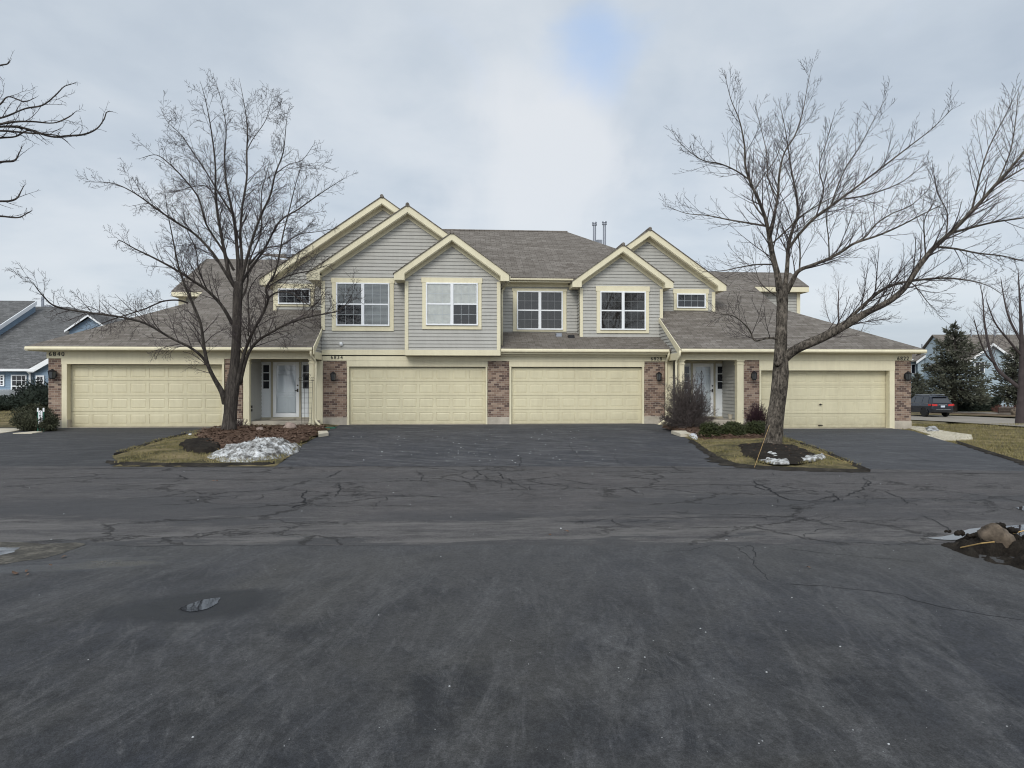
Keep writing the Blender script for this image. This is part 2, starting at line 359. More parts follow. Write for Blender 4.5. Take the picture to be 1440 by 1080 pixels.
def watermat():
    m, nt, b = newmat('puddle_water'); b.inputs['Base Color'].default_value = (.02, .022, .025, 1); b.inputs['Roughness'].default_value = .03
    b.inputs['Specular IOR Level'].default_value = .9; b.inputs['IOR'].default_value = 1.4
    bump(nt, b, noise(nt, coord(nt), 6, 2), .03, .01); return m
M['water'] = watermat()
def wetmat():
    m, nt, b = newmat('wet_asphalt_film'); o = coord(nt)
    nt.links.new(ramp(nt, noise(nt, o, 18, 5, .7), [(.35, (.03, .032, .037)), (.65, (.07, .073, .08))]), b.inputs['Base Color'])
    nt.links.new(ramp(nt, noise(nt, o, 5, 4), [(.4, .12), (.65, .5)]), b.inputs['Roughness'])
    b.inputs['Specular IOR Level'].default_value = .9; return m
M['wet'] = wetmat()
M['crackfill'] = plain('crack_tar', (.013, .013, .015), .8)  # dark tar tone of the crack ribbons themselves
# ================================================================= THE TOWNHOUSE ROW
def clipz(poly, z0, z1):
    def cut(pl, inside, zc):
        out = []
        for i in range(len(pl)):
            a, b = pl[i], pl[(i+1) % len(pl)]
            ia, ib = inside(a[1]), inside(b[1])
            if ia: out.append(a)
            if ia != ib:
                t = (zc-a[1])/(b[1]-a[1]); out.append((a[0]+(b[0]-a[0])*t, zc))
        return out
    p = cut(poly, lambda z: z >= z0-1e-9, z0)
    return cut(p, lambda z: z <= z1+1e-9, z1) if len(p) > 2 else p
def siding(mb, poly, O, d, n, lip=.028, pitch=.127, zoff=0.):
    # lap siding: poly in (u, z); board bottoms stand proud of the wall by lip
    O = Vector(O); d = Vector(d); n = Vector(n)
    zs = [p[1] for p in poly]; k0 = math.floor((min(zs)-zoff)/pitch); k1 = math.ceil((max(zs)-zoff)/pitch)
    for k in range(k0, k1):
        a = zoff+k*pitch; b = a+pitch; pl = clipz(poly, a, b)
        if len(pl) < 3: continue
        P = lambda u, z: O+d*u+Vector((0, 0, z))+n*(lip*(1-(z-a)/pitch)+.002)
        mb.poly([P(u, z) for u, z in pl])
        us = [u for u, z in pl if abs(z-a) < 1e-6]
        if len(us) >= 2:
            u0, u1 = min(us), max(us)
            mb.poly([O+d*u0+Vector((0, 0, a)), O+d*u1+Vector((0, 0, a)), P(u1, a), P(u0, a)])
YC, YW, YE = 25.85, 24.8, 24.35
house = empty('townhouse', (0, 27, 0), 'long greige townhouse row with four cream garage doors, brick piers and brown shingle roofs', 'townhouse')
def part(mb, name, mat, parent=None, smooth=False, label=None):
    o = mb.build(name, M[mat], parent or house, smooth)
    if label: o['label'] = label
    return o
# --- key dimensions
XL0 = WX(35, YE); XL1 = WX(440, YE); XR0 = WX(957, YE); XR1 = WX(1303, YE)
ZE = 2.85
# --- brick piers with concrete footing
def pier(x0, x1, Y, ztop, zbase, depth=.5, foot=.27):
    p = part(MB().box(x0, x1, Y, Y+depth, zbase+foot, ztop), 'brick_pier', 'brick')
    part(MB().bbox(x0-.02, x1+.02, Y-.025, Y+depth, zbase-.3, zbase+foot, .012), 'footing', 'conc', p)
    return p
xa, xb = WX(68, YW), WX(94.5, YW)
ZB_L, ZB_C, ZB_R = .155, .155, .01
p_l1 = pier(xa, xb, YW, 2.50, ZB_L)
p_l2 = pier(WX(316.5, YW), WX(341, YW), YW, 2.50, ZB_L, 1.5)
p_c1 = pier(WX(454.5, YC), WX(487.6, YC), YC, 2.47, ZB_C)
p_c2 = pier(WX(685.6, YC), WX(716, YC), YC, 2.47, ZB_C)
p_c3 = pier(WX(906, YC), WX(934.5, YC), YC, 2.47, ZB_C)
p_r1 = pier(WX(1046, YW), WX(1068, YW), YW, 2.50, ZB_R+.1, 1.3)
p_r2 = pier(WX(1258, YW), WX(1281, YW), YW, 2.50, ZB_R)
# --- garage doors: embossed four-section doors set back in the opening
def garage_door(x0, x1, z0, z1, Y, deep=.010):
    mb = MB(); y = Y
    nc, nr = 8, 4; h = (z1-z0)/nr; w = (x1-x0-.10)/nc
    for r in range(nr):
        a, b = z0+r*h+.006, z0+(r+1)*h-.006
        # section face as a grid of borders around embossed fields
        px = [x0]; 
        for c in range(nc):
            u0 = x0+.05+c*w+.05; u1 = x0+.05+(c+1)*w-.05; v0, v1 = a+.085, b-.085
            mb.poly([(px[-1], y, a), (u0, y, a), (u0, y, b), (px[-1], y, b)])
            mb.poly([(u0, y, a), (u1, y, a), (u1, y, v0), (u0, y, v0)]); mb.poly([(u0, y, v1), (u1, y, v1), (u1, y, b), (u0, y, b)])
            rings = [(0, 0), (.010, deep*1.2), (.016, deep*1.2), (.05, .001)]
            prev = None
            for e, dy in rings:
                cur = [(u0+e, y+dy, v0+e), (u1-e, y+dy, v0+e), (u1-e, y+dy, v1-e), (u0+e, y+dy, v1-e)]
                if prev:
                    for q in range(4): mb.poly([prev[q], prev[(q+1) % 4], cur[(q+1) % 4], cur[q]])
                prev = cur
            mb.poly(prev); px.append(u1)
        mb.poly([(px[-1], y, a), (x1, y, a), (x1, y, b), (px[-1], y, b)])
        mb.poly([(x0, y, a), (x1, y, a), (x1, y+.03, a), (x0, y+.03, a)]); mb.poly([(x0, y, b), (x0, y+.03, b), (x1, y+.03, b), (x1, y, b)])
    mb.box(x0, x1, y+.025, y+.06, z0, z1)
    o = part(mb, 'garage_door', 'cream_door')
    part(MB().box(x0, x1, y-.012, y+.02, z0-.035, z0+.006), 'bottom_seal', 'brass', o)
    return o
def garage_trim(x0, x1, z0, z1, Y, w0, w1, hd, ret):
    # casing round the opening: jambs w0/w1 wide, header hd tall, with returns of depth ret behind
    mb = MB()
    mb.bbox(x0-w0, x0, Y-.03, Y+ret, z0-.05, z1, .004); mb.bbox(x1, x1+w1, Y-.03, Y+ret, z0-.05, z1, .004)
    mb.bbox(x0-w0-.01, x1+w1+.01, Y-.036, Y+ret, z1, z1+hd, .004)
    return part(mb, 'garage_casing', 'cream')
gx0, gx1 = WX(101.5, YW+.3), WX(315, YW+.3)
gdl = garage_door(gx0-.02, gx1+.02, .165, WZ(208, 513.2, YW+.25), YW+.24)
garage_trim(gx0, WX(312.5, YW), .15, WZ(208, 512.2, YW), YW, WX(101.5, YW)-WX(95, YW)+.02, .07, .24, .22)
cx0, cx1 = WX(491, YC), WX(683, YC)
gd1 = garage_door(cx0-.01, cx1+.01, .165, WZ(587, 516.6, YC), YC+.10)
garage_trim(cx0, cx1, .15, WZ(587, 515.6, YC), YC, .075, .06, .20, .09)
dx0, dx1 = WX(719, YC), WX(903, YC)
gd2 = garage_door(dx0-.01, dx1+.01, .165, WZ(810, 516.9, YC), YC+.10)
garage_trim(dx0, dx1, .15, WZ(810, 515.9, YC), YC, .07, .07, .20, .09)
rx0, rx1 = WX(1070, YW), WX(1250.5, YW)
gdr = garage_door(rx0-.01, rx1+.15, ZB_R+.01, WZ(1160, 521.5, YW+.2), YW+.24, .006)
garage_trim(rx0, rx1, ZB_R, WZ(1160, 521.0, YW), YW, .06, WX(1257.5, YW)-rx1, 2.47-WZ(1160, 521.0, YW), .22)
# lock handle on the right-hand door, a kicked dent bracket, pull handles
part(MB().lathe((WX(1158, YW), YW+.225, WZ(1158, 569, YW)), [(.03, 0), (.03, .02), (.012, .03), (.012, .05)], 10, Matrix.Rotation(R(90), 4, 'X')).box(WX(1158, YW)-.07, WX(1158, YW)+.05, YW+.17, YW+.185, WZ(1158, 569, YW)-.012, WZ(1158, 569, YW)+.012), 'door_lock', 'brass', gdr)
part(MB().box(WX(1158, YW)-.08, WX(1158, YW)+.08, YW+.20, YW+.235, .10, .13), 'lift_handle', 'brass', gdr)
# dark garage voids behind doors so nothing shows through seams, slab sills
for (a, b, Y, z) in ((gx0-.3, gx1+.3, YW+.33, .12), (cx0-.2, cx1+.2, YC+.2, .12), (dx0-.2, dx1+.2, YC+.2, .12), (rx0-.2, rx1+.3, YW+.33, -.02)):
    part(MB().box(a, b, Y, Y+.05, z, 2.5), 'garage_back', 'dark')
for (a, b, Y, z) in ((gx0-.05, gx1+.02, YW, ZB_L), (cx0, cx1, YC, ZB_C), (dx0, dx1, YC, ZB_C), (rx0, rx1+.1, YW, ZB_R)):
    part(MB().box(a, b, Y-.06, Y+.3, z-.2, z+.008), 'garage_sill', 'conc')
# --- frieze boards + soffits + gutters on the wings
def gutter(x0, x1, Y, z, name='gutter'):
    # K-style profile extruded along x
    prof = [(0, 0), (-.012, .004), (-.012, -.012), (-.035, -.055), (-.03, -.10), (.02, -.125), (.09, -.125), (.09, -.01)]
    mb = MB(); n = len(prof)
    vs = [(x, Y+py, z+pz) for x in (x0, x1) for py, pz in prof]
    mb.add(vs, [tuple(range(n)), tuple(range(2*n-1, n-1, -1))]+[(k, n+k, n+(k+1) % n, (k+1) % n) for k in range(n)])
    return part(mb, name, 'cream')
ZLT = 2.475  # underside of frieze
gutter(XL0, XL1-.03, YE, ZE); gutter(XR0+.03, XR1, YE, ZE)
part(MB().box(XL0+.02, XL1-.02, YE+.09, YW+.05, 2.715, 2.735), 'soffit', 'cream'); part(MB().box(XR0+.02, XR1-.02, YE+.09, YW+.05, 2.715, 2.735), 'soffit', 'cream')
xfr = WX(1281, YW); xfl = WX(67, YW)
part(MB().bbox(xfl-.02, XL1, YW-.035, YW+.12, ZLT, 2.715, .004), 'frieze_board', 'cream')
part(MB().bbox(XR0, xfr+.02, YW-.035, YW+.12, ZLT, 2.715, .004), 'frieze_board', 'cream')
# eave returns along the outer ends of the wings
part(MB().box(XL0, XL0+.09, YE, 36.2, 2.72, ZE-.005), 'side_fascia', 'cream'); part(MB().box(XR1-.09, XR1, YE, 37, 2.72, ZE-.005), 'side_fascia', 'cream')
part(MB().box(XL0+.09, xfl, YW+.05, 36.2, 2.715, 2.735), 'side_soffit', 'cream'); part(MB().box(xfr, XR1-.09, YW+.05, 36.5, 2.715, 2.735), 'side_soffit', 'cream')
sw = MB(); siding(sw, [(0, .2), (11.2, .2), (11.2, 2.715), (0, 2.715)], (xfl, YW+.5, 0), (0, 1, 0), (-1, 0, 0)); part(sw, 'end_wall', 'siding'); sw = MB(); siding(sw, [(0, -.6), (11.2, -.6), (11.2, 2.715), (0, 2.715)], (xfr, YW+.5, 0), (0, 1, 0), (1, 0, 0))
part(sw, 'end_wall', 'siding')
# --- centre block: band boards
xc0 = WX(452.5, YC); xc1 = WX(704.5, YC)
part(MB().bbox(XL1+.03, WX(937.5, YC), YC-.03, YC+.12, ZLT-.02, 2.62, .004), 'frieze_board', 'cream')
part(MB().bbox(xc0, WX(572, YC), YC-.055, YC+.1, 2.66, 2.845, .004), 'belt_board', 'cream')
ssh = gutter(WX(704.5, 25.4), WX(941, 25.4), 25.4, 2.88)
part(MB().bbox(WX(704.5, 25.45), WX(940, 25.4), 25.49, 25.52, 2.70, 2.86, .003).box(WX(704.5, 25.5), WX(940, 25.5), 25.52, YC, 2.70, 2.72), 'fascia', 'cream')
part(MB().bbox(WX(704.5, 25.6), WX(938, 25.6), 25.70, YC+.02, 2.62, 2.70, .003), 'crown_board', 'cream')
# --- upper storey walls
def gable_front(xl, xr, xc, zb, ze, zp, Y, parent=None):
    mb = MB(); siding(mb, [(xl, zb), (xr, zb), (xr, ze), (xc, zp), (xl, ze)], (0, Y, 0), (1, 0, 0), (0, -1, 0)); return mb
def side_wall(mb, X, y0, y1, z0, z1, sgn):
    siding(mb, [(y0, z0), (y1, z0), (y1, z1), (y0, z1)], (X, 0, 0), (0, 1, 0), (sgn, 0, 0))
def gable_roof(xt0, xt1, xc, zt, zp, yf, yb, yw, xw0, xw1, bd=.245, rib=True):
    """front gable: shingle slabs, cream soffit and rake board with boxed returns, dark ridge cap"""
    r = MB()
    for xt in (xt0, xt1):
        e = -.03 if xt < xc else .03
        s = (zp-zt)/abs(xc-xt)
        r.slab([(xt+e, yf-.04, zt+.03-abs(e)*s), (xc, yf-.04, zp+.03), (xc, yb, zp+.03), (xt+e, yb, zt+.03-abs(e)*s)], (0, 0, -.028))
    ro = part(r, 'gable_roof', 'roof')
    part(MB().tube([(xc, yf-.05, zp+.02), (xc, yb, zp+.02)], .07, 8), 'ridge_cap', 'roof', ro)
    m = MB()
    for xt, xw in ((xt0, xw0), (xt1, xw1)):
        s = (zp-zt)/(xc-xt); f = lambda x: zt+s*(x-xt)
        face = [(xt, zt), (xc, zp), (xc, zp-bd), (xw, f(xw)-bd), (xw, zt-.215), (xt, zt-.215)]
        m.slab([(x, yf, z) for x, z in face], (0, .03, 0))
    part(m, 'rake_board', 'cream', ro)
    m = MB()
    for xt, xw in ((xt0, xw0), (xt1, xw1)):
        s = (zp-zt)/(xc-xt); f = lambda x: zt+s*(x-xt); e = .015 if xt < xc else -.015
        m.slab([(xt+e, yf+.031, f(xt+e)-.01), (xc, yf+.031, zp-.01), (xc, yw+.1, zp-.01), (xt+e, yw+.1, f(xt+e)-.01)], (0, 0, -.02))
        m.slab([(xw, yf+.031, f(xw)-bd-.03), (xc, yf+.031, zp-bd-.03), (xc, yw+.03, zp-bd-.03), (xw, yw+.03, f(xw)-bd-.03)], (0, 0, .03))
        # frieze tight to the wall under the soffit
        m.slab([(xw, yw-.05, f(xw)-bd-.03), (xc, yw-.05, zp-bd-.03), (xc, yw-.05, zp-bd-.16), (xw, yw-.05, f(xw)-bd-.16)], (0, .05, 0))
        # boxed return running back along the eave
        x0, x1 = min(xt+e, xw), max(xt+e, xw)
        m.box(x0, x1, yf+.031, yb-.3, zt-.205, zt-.02)
    part(m, 'gable_soffit', 'cream', ro)
    return ro
def cornerboard(x0, x1, Y, z0, z1, side=None):
    return part(MB().bbox(x0, x1, Y-.045, Y+.09, z0, z1, .004), 'corner_board', 'cream')
# (a) tall left gable behind
Ya = 27.5
xa0, xap, = WX(385, Ya), WX(537, Ya-.4)
ta0 = WX(365, Ya-.4); za_t = 5.53; za_p = 8.68
ta1 = 2*xap-ta0
part(gable_front(xa0, 2*xap-xa0, xap, 4.35, 5.80, 8.45, Ya), 'upper_wall', 'siding')
gable_roof(ta0, ta1, xap, za_t, za_p, Ya-.4, 34.2, Ya, xa0, 2*xap-xa0)
cornerboard(xa0-.01, xa0+.11, Ya, 4.4, 5.35)
sw = MB(); side_wall(sw, xa0, Ya, 33, 4.3, 5.5, -1); part(sw, 'upper_side_wall', 'siding')
# (b) main left gable over garage 6834
Yb = YC
xbp = WX(573, Yb-.4); tb0 = WX(431, Yb-.4); tb1 = 2*xbp-tb0; zb_t = 5.50; zb_p = WZ(573, 288.5, Yb-.4)
xb0 = WX(452.5, Yb); xb1 = xc1
part(gable_front(xb0, xb1, xbp, 2.80, 5.66, 7.82, Yb), 'upper_wall', 'siding')
gable_roof(tb0, tb1, xbp, zb_t, zb_p, Yb-.4, 33, Yb, xb0, tb1-.4)
cornerboard(xb0-.01, xb0+.12, Yb, 3.55, 5.30)
sw = MB(); side_wall(sw, xb0, Yb, 27.5, 3.0, 5.4, -1); part(sw, 'upper_side_wall', 'siding'); sw = MB(); side_wall(sw, xb1, Yb, 27.8, 2.8, 5.4, 1); part(sw, 'upper_side_wall', 'siding')
# (c) small bay gable
Yy = 25.35
xy0, xy1 = WX(570, Yy), WX(703, Yy)
ty0, ty1 = WX(554, Yy-.4), WX(716, Yy-.4); xyp = (ty0+ty1)/2; zy_t = 5.46; zy_p = 6.91
part(gable_front(xy0, xy1, xyp, 2.8, 5.6, 6.75, Yy), 'bay_wall', 'siding')
sw = MB(); side_wall(sw, xy0, Yy, Yb, 2.64, 5.4, -1); part(sw, 'bay_side_wall', 'siding'); sw = MB(); side_wall(sw, xy1, Yy, Yb, 2.64, 5.4, 1); part(sw, 'bay_side_wall', 'siding')
gable_roof(ty0, ty1, xyp, zy_t, zy_p, Yy-.4, 29.5, Yy, xy0-.0, xy1+.0)
cornerboard(xy0-.02, xy0+.11, Yy, 2.83, 5.26); cornerboard(xy1-.11, xy1+.02, Yy, 2.83, 5.26)
part(MB().bbox(xy0-.02, xy1+.02, Yy-.055, Yb, 2.635, 2.825, .004), 'bay_base_board', 'cream')
# (d) right small gable
Yd = 27.0
td0, td1 = WX(805, Yd-.4), WX(947, Yd-.4); xdp = (td0+td1)/2; zd_t = 5.50; zd_p = 6.90
xd0, xd1 = WX(815.5, Yd), WX(931.5, Yd)
part(gable_front(xd0, xd1, xdp, 3.3, 5.64, 6.74, Yd), 'upper_wall', 'siding')
gable_roof(td0, td1, xdp, zd_t, zd_p, Yd-.4, 31.5, Yd, xd0, xd1)
cornerboard(xd0-.01, xd0+.11, Yd, 3.3, 5.28); cornerboard(xd1-.11, xd1+.01, Yd, 3.9, 5.28)
sw = MB(); side_wall(sw, xd0, Yd, 27.8, 3.3, 5.5, -1); part(sw, 'upper_side_wall', 'siding'); sw = MB(); side_wall(sw, xd1, Yd, 27.8, 3.3, 5.5, 1); part(sw, 'upper_side_wall', 'siding')
# (e) right tall gable behind
Ye = 27.7
xep = WX(914, Ye-.4); te1 = WX(1021.5, Ye-.4); te0 = 2*xep-te1; ze_t = 5.50; ze_p = WZ(914, 322.5, Ye-.4)
xe1 = WX(1005, Ye)
part(gable_front(2*xep-xe1, xe1, xep, 4.0, 5.72, 7.5, Ye), 'upper_wall', 'siding')
gable_roof(te0, te1, xep, ze_t, ze_p, Ye-.4, 33, Ye, 2*xep-xe1, xe1)
cornerboard(xe1-.12, xe1+.01, Ye, 4.4, 5.28)
sw = MB(); side_wall(sw, xe1, Ye, 32, 4.3, 5.5, 1); part(sw, 'upper_side_wall', 'siding')
# (f) recessed wall between the gables
Yf = 27.55
mb = MB(); siding(mb, [(xc1, 3.3), (xd0+.3, 3.3), (xd0+.3, 5.6), (xc1, 5.6)], (0, Yf, 0), (1, 0, 0), (0, -1, 0)); part(mb, 'upper_wall', 'siding')
gutter(WX(717, 27.05), WX(806, 27.05), 27.05, 5.70)
part(MB().box(xc1, xd0, 27.12, Yf, 5.53, 5.56).bbox(xc1, xd0+.1, Yf-.05, Yf, 5.40, 5.53, .003), 'soffit', 'cream')
# --- main roofs
S = .5
# left wing front plane
def PLL(px, py):   # solve pixel on the plane z = ZE + S (Y-YE)
    r_ = rat(px); k = (540-py)/F*(r_*SA+CA)
    Y = (ZE-S*YE-CAMZ)/(k-S); return Vector((r_*Y, Y, ZE+S*(Y-YE)))
def slabroof(pts, name='roof', th=.06, parent=None):
    return part(MB().slab([Vector(p) for p in pts], (0, 0, -th)), name, 'roof', parent)
zf = lambda y: ZE+S*(y-YE)
hipx = -10.25
yh = YE+(hipx-XL0)
ye_l = 29.35; yr_l = 33.3; xs_l = -11.5
xtop = WX(365, 34.0)
rl = slabroof([(XL0, YE, ZE), (XL1, YE, ZE), (XL1, YC+.02, zf(YC+.02)), (XL1, 27.6, zf(27.6)), (xa0+.1, 27.6, zf(27.6)), (xa0+.1, yr_l, zf(yr_l)), (xs_l, yr_l, zf(yr_l)), (xs_l, ye_l, zf(ye_l)), (hipx, ye_l, zf(ye_l)), (hipx, yh, zf(yh))], 'wing_roof')
slabroof([(xa0+.1, 33.31, zf(33.3)-.02), (-2, 33.31, zf(33.3)-.02), (-2, 34.1, zf(34.1)), (xtop, 34.1, zf(34.1))], 'ridge_roof')
slabroof([(XL1, 27.6, zf(27.6)-.004), (xb0+.5, 27.6, zf(27.6)-.004), (xb0+.5, YC+.2, zf(YC+.2)-.004), (XL1, YC+.2, zf(YC+.2)-.004)], 'roof_infill')
slabroof([(XL0, YE, ZE-.002), (hipx, yh, zf(yh)-.002), (hipx, 34.5, zf(yh)-.002), (XL0, 38, ZE-.002)], 'hip_roof')
slabroof([(xs_l, yr_l, zf(yr_l)), (-2, yr_l, zf(yr_l)), (-2, 40, zf(yr_l)-3.3), (xs_l, 40, zf(yr_l)-3.3)], 'rear_roof')
part(MB().bbox(xs_l+.01, hipx+.0, ye_l-.03, ye_l, zf(ye_l)-.22, zf(ye_l)-.055, .004).box(xs_l, xs_l+.03, ye_l, 37, zf(ye_l)-.22, zf(ye_l)-.06), 'fascia', 'cream')
part(MB().box(xs_l+.03, hipx, ye_l, ye_l+.5, zf(ye_l)-.215, zf(ye_l)-.20), 'soffit', 'cream')
mb = MB(); siding(mb, [(WX(252, 29.8), 3.2), (hipx+.3, 3.2), (hipx+.3, 5.2), (WX(252, 29.8), 5.2)], (0, 29.8, 0), (1, 0, 0), (0, -1, 0)); siding(mb, [(29.8, 3), (38, 3), (38, 5.2), (29.8, 5.2)], (WX(252, 29.8), 0, 0), (0, 1, 0), (-1, 0, 0)); part(mb, 'upper_wall', 'siding')
part(MB().box(WX(252, 29.8)-.01, WX(252, 29.8)+.28, 29.75, 29.78, 3.3, 5.15), 'corner_board', 'cream')
mb = MB(); siding(mb, [(yh, zf(yh)-.3), (33, zf(yh)-.3), (33, zf(33)-.1), (yh, zf(yh)-.1)], (hipx, 0, 0), (0, 1, 0), (-1, 0, 0)); part(mb, 'cheek_wall', 'siding')
mb = MB(); siding(mb, [(ye_l+.4, 5.0), (37, 5.0), (yr_l, zf(yr_l)-.1)], (xs_l+.35, 0, 0), (0, 1, 0), (-1, 0, 0)); part(mb, 'gable_end_wall', 'siding')
# left wing rake at its right-hand end + little wall under it
def endrake(X, y1, sgn):
    d = .03*sgn
    part(MB().slab([(X, YE-.0, ZE+.01), (X, y1, zf(y1)+.01), (X, y1, zf(y1)-.15), (X, YE+.25, ZE-.13), (X, YE+.25, 2.62), (X, YE, 2.62)], (d, 0, 0)), 'rake_board', 'cream')
    mb = MB(); siding(mb, [(YE+.25, 2.715), (y1, 2.715), (y1, zf(y1)-.1), (YE+.25, ZE)], (X-d*.5, 0, 0), (0, 1, 0), (sgn, 0, 0)); part(mb, 'wing_end_wall', 'siding')
    part(MB().bbox(min(X, X+d), max(X, X+d)+.0, YE+.25, YC-.06, 2.475, 2.72, .003), 'end_band', 'cream')
endrake(XL1, YC+.02, 1); endrake(XR0, Yd+.3, -1)
# right wing
hx = 12.95; yh = YE+(XR1-hx); ye_r = 30.6; yr_r = 32.35; xs_r = 15.5
slabroof([(XR0, YE, ZE), (XR1, YE, ZE), (hx, yh, zf(yh)), (hx, ye_r, zf(ye_r)), (xs_r, ye_r, zf(ye_r)), (xs_r, yr_r, zf(yr_r)), (xe1-.1, yr_r, zf(yr_r)), (xe1-.1, Ye+.1, zf(Ye+.1)), (XR0, Ye+.1, zf(Ye+.1))], 'wing_roof')
slabroof([(XR1, YE, ZE-.002), (XR1, 38, ZE-.002), (hx, 34.5, zf(yh)-.002), (hx, yh, zf(yh)-.002)], 'hip_roof')
slabroof([(xe1-1.5, yr_r, zf(yr_r)), (xs_r, yr_r, zf(yr_r)), (xs_r, 38.5, zf(yr_r)-3), (xe1-1.5, 38.5, zf(yr_r)-3)], 'rear_roof')
part(MB().bbox(hx, xs_r-.01, ye_r-.03, ye_r, zf(ye_r)-.26, zf(ye_r)-.055, .004).box(xs_r-.03, xs_r, ye_r, 34, zf(ye_r)-.26, zf(ye_r)-.06), 'fascia', 'cream')
part(MB().box(hx, xs_r-.03, ye_r, ye_r+.5, zf(ye_r)-.255, zf(ye_r)-.24), 'soffit', 'cream')
xw = WX(1124, 31.0)
mb = MB(); siding(mb, [(hx-.3, 3.2), (xw, 3.2), (xw, 5.8), (hx-.3, 5.8)], (0, 31.0, 0), (1, 0, 0), (0, -1, 0)); siding(mb, [(31, 2.9), (38, 2.9), (38, 5.75), (31, 5.75)], (xw, 0, 0), (0, 1, 0), (1, 0, 0)); part(mb, 'upper_wall', 'siding')
part(MB().box(xw-.13, xw+.02, 30.95, 30.985, 3.3, 5.7), 'corner_board', 'cream')
mb = MB(); siding(mb, [(yh, zf(yh)-.3), (32, zf(yh)-.3), (32, zf(32)-.1), (yh, zf(yh)-.1)], (hx, 0, 0), (0, 1, 0), (1, 0, 0)); part(mb, 'cheek_wall', 'siding')
mb = MB(); siding(mb, [(ye_r+.4, 5.6), (35, 5.6), (yr_r, zf(yr_r)-.08)], (xs_r-.3, 0, 0), (0, 1, 0), (1, 0, 0)); part(mb, 'gable_end_wall', 'siding')
# centre shed roof over garage 6828
z0s = 2.885; z1s = WZ(800, 467.3, Yf)
slabroof([(WX(704.8, 25.4), 25.4, z0s), (XR0-.0, 25.4, z0s), (XR0-.0, Yf+.02, z1s), (WX(704.8, 25.4), Yf+.02, z1s)], 'shed_roof')
# main central roof with steeper right side
zm0 = 5.705; ym0 = 27.02; zmr = WZ(720, 325, 33.5); sm_ = (zmr-zm0)/(33.5-ym0)
xrr = WX(798, 33.5); run = (33.5-ym0)*sm_/.71
yk = 28.9; fk = (33.5-yk)/(33.5-ym0); xk = xrr+run*fk; zk = zmr-(zmr-zm0)*fk
slabroof([(-2.5, ym0, zm0), (xdp, ym0, zm0), (xdp, yk, zk), (xk, yk, zk), (xrr, 33.5, zmr), (-2.5, 33.5, zmr)], 'main_roof')
slabroof([(xrr, 33.5, zmr), (xk, yk, zk-.002), (xrr+run, yk+1.5, zm0-.002), (xrr+run, 40, zm0-.002)], 'main_roof_side')
slabroof([(-2.5, 33.5, zmr), (xrr, 33.5, zmr), (xrr+run, 40, zm0), (-2.5, 40, zm0)], 'main_roof_rear')
part(MB().tube([(-2.4, 33.5, zmr+.0), (xrr, 33.5, zmr+.0)], .05, 6), 'ridge_cap', 'roof')
# rear wall and body so the row is closed from behind
mb = MB(); siding(mb, [(-13, -.3), (15.5, -.3), (15.5, 4.6), (-13, 4.6)], (0, 37.0, 0), (1, 0, 0), (0, 1, 0)); part(mb, 'rear_wall', 'siding')
# --- roof vents
def flue(x, y, z0, z1, r=.075):
    o = part(MB().lathe((x, y, 0), [(r, z0), (r, z1-.16), (r*1.5, z1-.155), (r*1.55, z1-.10), (r*1.1, z1-.095), (r*1.1, z1-.06), (r*1.6, z1-.05), (r*1.5, z1)], 12), 'flue_pipe', 'vent')
    part(MB().lathe((x, y, 0), [(r*1.7, z0), (r*1.6, z0+.12), (r*1.05, z0+.2)], 12), 'flashing', 'vent', o)
flue(WX(836, 33.2), 33.2, WZ(836, 345, 33.2)-.3, WZ(836, 312.5, 33.2)); flue(WX(850, 33.2), 33.2, WZ(850, 352, 33.2)-.3, WZ(850, 311.5, 33.2))
part(MB().bbox(WX(839, 33.8), WX(847, 33.8), 33.8, 34.1, 7.2, WZ(843, 337, 33.8)), 'roof_curb', 'vent')
flue(WX(406.5, 33.6), 33.6, WZ(406, 362, 33.6), WZ(406, 320, 33.6), .085)
def boxvent(px, py, Y):
    p = PT(px, py, Y)
    part(MB().bbox(p.x-.12, p.x+.12, p.y-.12, p.y+.14, p.z-.12, p.z+.06, .02), 'roof_vent', 'vent' if px < 790 else 'black')
boxvent(785.5, 471, 27.1); boxvent(803, 473.5, 26.9)
